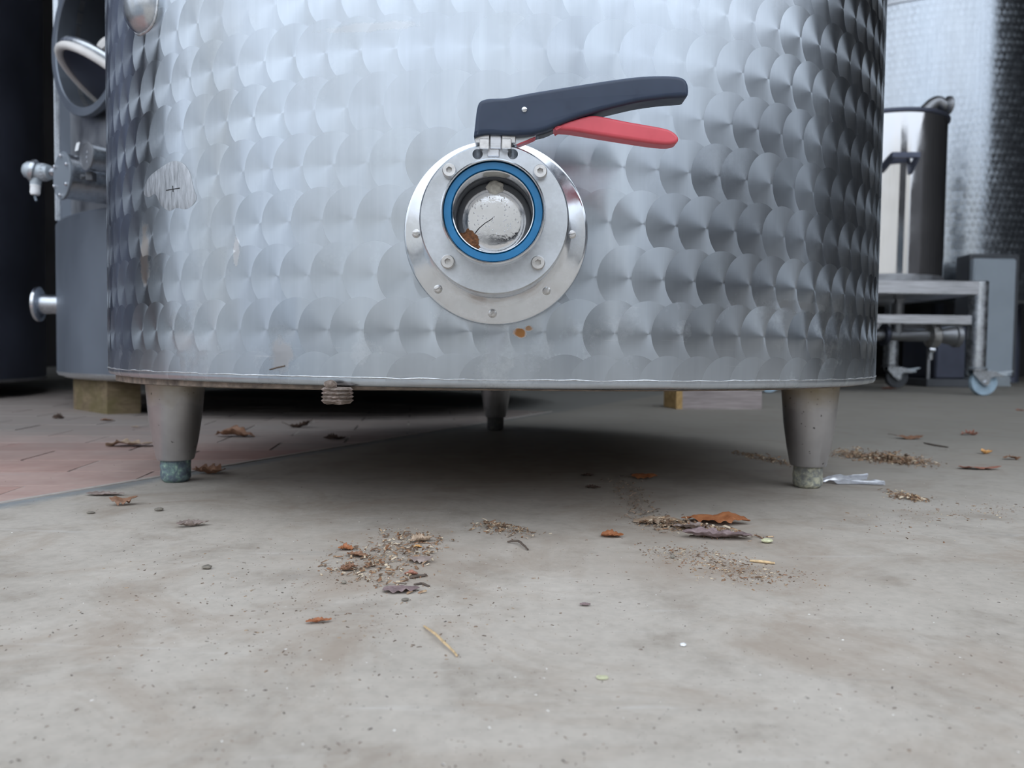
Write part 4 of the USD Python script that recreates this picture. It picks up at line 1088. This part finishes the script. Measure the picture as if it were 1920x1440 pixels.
LV = [
    (110, 785, 22, .75, .3, 'dark', 'small dark curled leaf on the brick paving, farthest left of all leaves', 1, dict(curl=2.6, bend=.8, crumple=.7)),
    (200, 789, 25, .5, .1, 'brown', 'small flat brown leaf just below the mossy wood block', 2, dict(curl=1.0)),
    (254, 801, 17, .45, .0, 'tan', 'tiny tan leaf scrap left of the left leg', 3, dict(curl=.5)),
    (245, 837, 96, .42, .05, 'tan', 'long flat tan leaf with jagged edge left of the left leg', 4, dict(curl=.9, teeth=.35, crumple=.42, bend=.2)),
    (440, 819, 78, .5, .05, 'brown', 'folded brown leaf on the bricks right of the left leg', 5, dict(curl=1.6, bend=-.5, crumple=.5)),
    (566, 802, 52, .4, .1, 'dark', 'dark curled leaf with its stalk standing up, under the tank', 6, dict(curl=2.2, bend=1.7, tilt=-.25, stalk=.25)),
    (627, 824, 40, .55, .3, 'dark', 'dark folded leaf in the shade under the drain stub', 7, dict(curl=1.8, bend=.9, crumple=.5)),
    (392, 889, 66, .55, -.15, 'brown', 'brown leaf lying against the foot of the left leg', 8, dict(curl=.9, teeth=.3, crumple=.4)),
    (232, 947, 46, .62, .35, 'brown', 'tented brown leaf in front of the brick edge', 9, dict(curl=-1.8, fold=-.3, bend=.2)),
    (197, 929, 72, .30, .05, 'grey', 'pale flat grey leaf on the edge of the bricks', 10, dict(curl=.5, crumple=.2)),
    (361, 987, 50, .42, .55, 'grey', 'narrow curled grey-brown leaf in front of the left leg', 11, dict(curl=1.9, bend=.6, crumple=.5)),
    (1208, 897, 48, .6, -.35, 'rust', 'rust-coloured leaf with dark stalk in the shade under the tank', 12, dict(curl=-1.2, fold=-.2, stalk=.5, bend=-.4)),
    (1148, 1007, 42, .6, -.15, 'rust', 'small rusty leaf left of the leaf pile', 13, dict(curl=.7)),
    (1232, 979, 92, .5, .12, 'tan', 'tan leaf at the left end of the leaf pile', 14, dict(curl=-1.4, teeth=.2, bend=-.4)),
    (1342, 981, 126, .46, -.12, 'rust', 'large orange-brown leaf on top of the leaf pile', 15, dict(curl=-1.3, teeth=.15, bend=-.5, crumple=.4, lift=.002)),
    (1300, 994, 70, .35, -.35, 'grey', 'crumpled grey leaf shred in the middle of the leaf pile', 16, dict(curl=1.6, crumple=.6)),
    (1345, 1010, 132, .26, -.12, 'purple', 'long dark rolled leaf along the front of the leaf pile', 17, dict(curl=2.2, crumple=.5)),
    (1378, 1009, 58, .35, -.2, 'grey', 'short grey leaf scrap at the right end of the leaf pile', 18, dict(curl=1.2, crumple=.5)),
    (1706, 823, 52, .5, -.05, 'brown', 'flat brown leaf on the floor to the right of the right leg', 19, dict(curl=-.6, stalk=.3)),
    (1818, 816, 34, .5, .05, 'red', 'small reddish star-shaped leaf right of the flat brown leaf', 20, dict(curl=1.2, teeth=.5, crumple=.5)),
    (1850, 851, 28, .5, .45, 'orange', 'bright orange curled leaf near the right edge', 21, dict(curl=2.2, bend=1.3)),
    (1836, 880, 80, .34, -.08, 'red', 'long flat reddish leaf near the right edge', 22, dict(curl=-.5, teeth=.2)),
    (1898, 862, 32, .5, -.15, 'brown', 'crumpled brown leaf scrap at the right edge', 23, dict(curl=1.2, crumple=.6)),
    (752, 1109, 72, .55, .18, 'purple', 'dark purplish leaf with curled edge in the foreground centre', 24, dict(curl=-1.2, bend=-.3, teeth=.15)),
    (789, 1055, 44, .6, .05, 'grey', 'greyish split leaf below the straw litter', 25, dict(curl=-1.5, fold=-.2)),
    (648, 1031, 30, .7, -.1, 'rust', 'small rusty leaf at the left of the straw litter', 26, dict(curl=1.0, crumple=.5)),
    (771, 1078, 26, .6, .1, 'red', 'tiny reddish leaf behind the purplish leaf', 27, dict(curl=1.0, crumple=.5)),
    (1666, 730, 30, .5, .0, 'red', 'reddish leaf lying by the rear castor of the trolley', 28, dict(curl=.8)),
    (1914, 770, 20, .5, .0, 'red', 'dark red leaf at the right edge below the cabinet', 29, dict(curl=.8)),
    (598, 1168, 46, .22, .28, 'rust', 'thin orange-brown leaf shred in the left foreground', 30, dict(curl=1.5, crumple=.6)),
    (790, 1016, 40, .55, .5, 'tan', 'crumpled tan leaf in the middle of the straw litter', 31, dict(curl=2.0, crumple=.6, bend=.6)),
    (783, 1027, 16, .7, .2, 'orange', 'small yellow-orange leaf scrap in the straw litter', 32, dict(curl=1.0)),
    (670, 1044, 40, .5, -.35, 'brown', 'brown crumbled leaf in the straw litter', 33, dict(curl=1.6, crumple=.7)),
    (655, 1070, 34, .5, .2, 'brown', 'torn brown leaf bit left of the purplish leaf', 34, dict(curl=1.6, crumple=.7)),
    (1097, 1136, 20, .45, -.1, 'purple', 'small flat purplish leaf bit alone in the centre foreground', 35, dict(curl=.5)),
    (1390, 949, 10, .6, .2, 'dark', None, 36, {}),
    (1102, 893, 26, .4, .2, 'dark', 'dark leaf crumb in the deepest shade under the tank', 37, dict(curl=1.5)),
    (1112, 916, 30, .35, -.2, 'dark', 'dark thin leaf shred in the shade, nearer than the crumb', 38, dict(curl=1.5)),
]
for px, py, w_, ra, yaw, mat, lab, sd, kw in LV:
    if lab:
        put_leaf(px, py, w_, ra, yaw, mat, lab, sd, **kw)


# ------------------------------------------------------------------ twigs, straw, pebbles, plastic
def stick(name, pix, r, mat, label, catg, seed=0, h=0.0):
    pts_ = np.array([G(*q) for q in pix])
    ts_ = np.linspace(0, 1, 14); tt_ = np.linspace(0, 1, len(pts_))
    pts_ = np.stack([np.interp(ts_, tt_, pts_[:, k]) for k in range(3)], 1)
    pts_[:, 2] = r + 0.0003 + h * np.sin(ts_ * np.pi)
    pts_[:, :2] += (np.random.default_rng(seed).random((14, 2)) - .5) * r * .8
    return obj(name, tube(pts_, r * (0.7 + 0.5 * np.sin(ts_ * 2.6 + .3)), 7), mat, smooth=True, label=label, cat=catg)


stick('straw', [(795, 1177), (812, 1194), (832, 1212), (857, 1233)], 0.0007, 'straw', 'single bent yellow straw in the centre foreground', 'straw', 1, .002)
stick('twig', [(952, 1018), (972, 1021), (990, 1033)], 0.0009, 'dark_twig', 'short bent brown twig right of the straw litter', 'twig', 2, .002)
stick('twig', [(1733, 832), (1752, 836), (1778, 840)], 0.0014, 'dark_twig', 'dark straight twig on the floor right of the right leg', 'twig', 3)
stick('straw', [(1405, 1054), (1428, 1056), (1453, 1059)], 0.0011, 'straw', 'pale straight straw right of the fine chaff', 'straw', 4)
stick('twig', [(767, 1086), (785, 1083), (800, 1081)], 0.0010, 'dark_twig', 'dark splinter just behind the purplish leaf', 'twig', 5)
stick('twig', [(776, 1098), (792, 1096), (806, 1102)], 0.0007, 'dark_twig', 'thin crooked twig touching the purplish leaf', 'twig', 6)
rock = trimesh.creation.icosphere(2, 1.0)


def pebble(px, py, wpx, mat, label, seed, flat=.5, catg='pebble', name='pebble'):
    c = G(px, py); s = wpx * c[1] / FPX / 2
    v = np.array(rock.vertices); v = v * (1 + .5 * (meshkit.fbm(v * 1.4, 3, seed)[:, None] - .5)) * [s, s * .8, s * flat]
    v[:, 2] -= v[:, 2].min()
    obj(name, (v + [c[0], c[1], 0.0002], rock.faces), mat, smooth=60, label=label, cat=catg)


pebble(298, 958, 17, 'pebble_look', 'flat grey-brown pebble in front of the left leg', 1, .35)
pebble(170, 963, 15, 'pebble_look', 'small flat pebble left of the tented leaf', 2, .25)
pebble(388, 1067, 18, 'pebble_look', 'dark lump of dirt in the left foreground', 3, .45, 'dirt', 'dirt_clod')
pebble(1261, 1047, 10, 'pebble_look', 'tiny dark pebble beside the fine chaff', 4, .7)
pebble(760, 1127, 14, 'pebble_look', 'dark pebble in front of the purplish leaf', 5, .4)
pebble(1438, 1018, 22, 'seed_green', 'pale green seed at the right end of the leaf pile', 6, .35, 'seed', 'seed')
pebble(1281, 1212, 12, 'white_plastic', 'white chip in the right foreground', 7, .5, 'chip', 'white_chip')
pebble(1129, 1272, 24, 'seed_green', 'yellowish speck in the centre foreground', 8, .12, 'seed', 'seed')
pebble(645, 1095, 9, 'pebble_look', 'small dark pebble left of the purplish leaf', 9, .7)


def film(pix, seed, h):
    top, bot = [np.array([G(*q) for q in s_]) for s_ in pix]
    n = 40; ts_ = np.linspace(0, 1, n)
    A_ = np.stack([np.interp(ts_, np.linspace(0, 1, len(top)), top[:, k]) for k in range(3)], 1)
    B_ = np.stack([np.interp(ts_, np.linspace(0, 1, len(bot)), bot[:, k]) for k in range(3)], 1)
    rows = []
    for k in range(9):
        a = k / 8
        q = A_ * (1 - a) + B_ * a
        q[:, 2] = 0.0015 + h * math.sin(a * 3.1) ** .7 * (0.5 + .8 * meshkit.noise(np.stack([ts_ * 7, ts_ * 0 + a * 3, ts_ * 0], 1), seed))
        rows.append(q)
    p = np.stack(rows, 1).reshape(-1, 3)
    idx = np.arange(n * 9).reshape(n, 9)
    f = np.concatenate([np.stack([idx[:-1, :-1], idx[1:, :-1], idx[1:, 1:]], -1).reshape(-1, 3), np.stack([idx[:-1, :-1], idx[1:, 1:], idx[:-1, 1:]], -1).reshape(-1, 3)])
    return np.vstack([p, p - [0, 0, .0006]]), np.vstack([f, f[:, ::-1] + len(p)])


pf = thing('plastic_strip', 'torn clear plastic strip lying by the right leg', 'plastic strip', tuple(G(1600, 905)))
obj('film', film(([(1543, 903), (1580, 898), (1628, 895)], [(1541, 906), (1582, 903), (1626, 901)]), 3, 0.006), 'clear_film', pf, smooth=True)
obj('film', film(([(1546, 906), (1600, 903), (1655, 905)], [(1570, 909), (1610, 909), (1660, 911)]), 4, 0.004), 'clear_film', pf, smooth=True)


# ------------------------------------------------------------------ litter nobody could count
def crumbs(n, sampler, smin, smax, seed, lift=0.0, elong=2.2):
    r = np.random.default_rng(seed)
    c = sampler(r, n)
    vs = np.array([[-1, -.5, 0], [1, -.4, 0], [.8, .6, 0], [-.8, .5, 0], [-.7, -.3, .5], [.7, -.3, .45], [.5, .4, .5], [-.6, .3, .5]])
    fs = np.array([[0, 2, 1], [0, 3, 2], [4, 5, 6], [4, 6, 7], [0, 1, 5], [0, 5, 4], [1, 2, 6], [1, 6, 5], [2, 3, 7], [2, 7, 6], [3, 0, 4], [3, 4, 7]])
    s = smin * (smax / smin) ** (r.random(n) ** 2.2)
    V = vs[None] * (1 + .5 * (r.random((n, 8, 3)) - .5)) * np.stack([s * r.uniform(.6, elong / 2, n), s * r.uniform(.3, .7, n), s * r.uniform(.25, .7, n)], 1)[:, None]
    yaw, tl = r.uniform(0, 6.283, n), r.uniform(-.5, .5, n) * (lift > 0)
    ct, st = np.cos(tl)[:, None], np.sin(tl)[:, None]
    x, z = V[..., 0] * ct - V[..., 2] * st, V[..., 0] * st + V[..., 2] * ct
    cy, sy = np.cos(yaw)[:, None], np.sin(yaw)[:, None]
    V = np.stack([x * cy - V[..., 1] * sy, x * sy + V[..., 1] * cy, z], -1)
    V[..., 2] -= V[..., 2].min(1)[:, None]
    V += np.stack([c[:, 0], c[:, 1], c[:, 2] if c.shape[1] > 2 else np.full(n, 0.0001)], 1)[:, None]
    return V.reshape(-1, 3), (fs[None] + 8 * np.arange(n)[:, None, None]).reshape(-1, 3)


def heap(pixels, wx, wy, h=0.0):
    """Scatter along a line of pixels on the ground."""
    pts_ = np.array([G(*q)[:2] for q in pixels])

    def f(r, n):
        t = r.random(n) * (len(pts_) - 1 - 1e-6); i = t.astype(int); a = (t - i)[:, None]
        c = pts_[i] * (1 - a) + pts_[i + 1] * a
        g_ = r.normal(size=(n, 2))
        d2 = (g_ ** 2).sum(1)
        z = h * np.exp(-d2 * .9) * r.random(n)
        return np.column_stack([c + g_ * [wx, wy], z + 0.0001])
    return f


def litter(name, label, n, smp, smin, smax, mat, seed, lift=0.0, elong=2.2, catg='litter'):
    obj(name, crumbs(n, smp, smin, smax, seed, lift, elong), mat, smooth=False, label=label, cat=catg, kind='stuff')


litter('chaff_heap', 'dense heap of brown chaff right of the right leg', 1700, heap([(1570, 852), (1610, 857), (1640, 861), (1662, 863), (1675, 864), (1690, 866), (1730, 869)], .017, .026, .016), .0010, .0065, 'chaff', 1, 1, 3.0)
litter('chaff_heap', 'thin band of brown chaff left of the right leg', 420, heap([(1385, 851), (1420, 857), (1460, 866), (1488, 873)], .012, .012, .004), .0012, .005, 'chaff', 2, 1)
litter('chaff_heap', 'small clump of chaff in front of the plastic strip', 260, heap([(1675, 924), (1700, 935), (1722, 938)], .010, .009, .005), .0012, .005, 'chaff', 3, 1)
litter('chaff_heap', 'loose straw litter in the foreground left of centre', 900, heap([(640, 1075), (690, 1050), (745, 1000), (790, 1018), (760, 1040), (690, 1070), (760, 1090)], .016, .016, .003), .0008, .0045, 'chaff', 4, 1)
litter('chaff_heap', 'small brown clump of chaff at the tank shadow edge', 420, heap([(905, 985), (930, 990), (950, 993), (985, 1003)], .009, .010, .005), .0008, .0042, 'chaff', 5, 1)
litter('chaff_heap', 'dark crumbs trailing from under the tank to the leaf pile', 620, heap([(1165, 905), (1180, 925), (1195, 945), (1205, 970), (1235, 985), (1290, 985)], .012, .018, .003), .0008, .004, 'dark_chaff', 6, 1)
litter('chaff_heap', 'fine pale chaff in front of the leaf pile', 1300, heap([(1255, 1032), (1300, 1042), (1350, 1058), (1400, 1078), (1440, 1085)], .020, .014, .001), .0005, .0022, 'chaff', 7)
litter('chaff_heap', 'broken leaf crumbs within the leaf pile', 500, heap([(1230, 985), (1280, 985), (1320, 995), (1380, 1005)], .012, .010, .006), .001, .006, 'chaff', 8, 1, 3.4)
litter('chaff_heap', 'scattered brown bits near the right edge', 380, heap([(1640, 1000), (1740, 960), (1850, 960), (1900, 950)], .03, .03, 0), .0006, .0028, 'chaff', 9)


def wide(r, n):
    px, py = r.uniform(-20, 1940, n), 740 + 700 * r.random(n) ** 1.25
    return np.array([np.r_[G(a, b)[:2], 0.0001] for a, b in zip(px, py)])


def near(r, n):
    px, py = r.normal(620, 260, n), r.normal(1110, 70, n)
    return np.array([np.r_[G(a, b)[:2], 0.0001] for a, b in zip(px, np.clip(py, 900, 1430))])


litter('floor_grit', 'fine dark grit strewn over the whole floor', 3200, wide, .0003, .0014, 'grit', 11)
litter('floor_grit', 'denser brown grit in the left foreground', 1100, near, .0004, .0018, 'dark_chaff', 12)
litter('white_flakes', 'tiny white flakes strewn over the floor', 420, wide, .0003, .0011, 'white_flakes', 13)
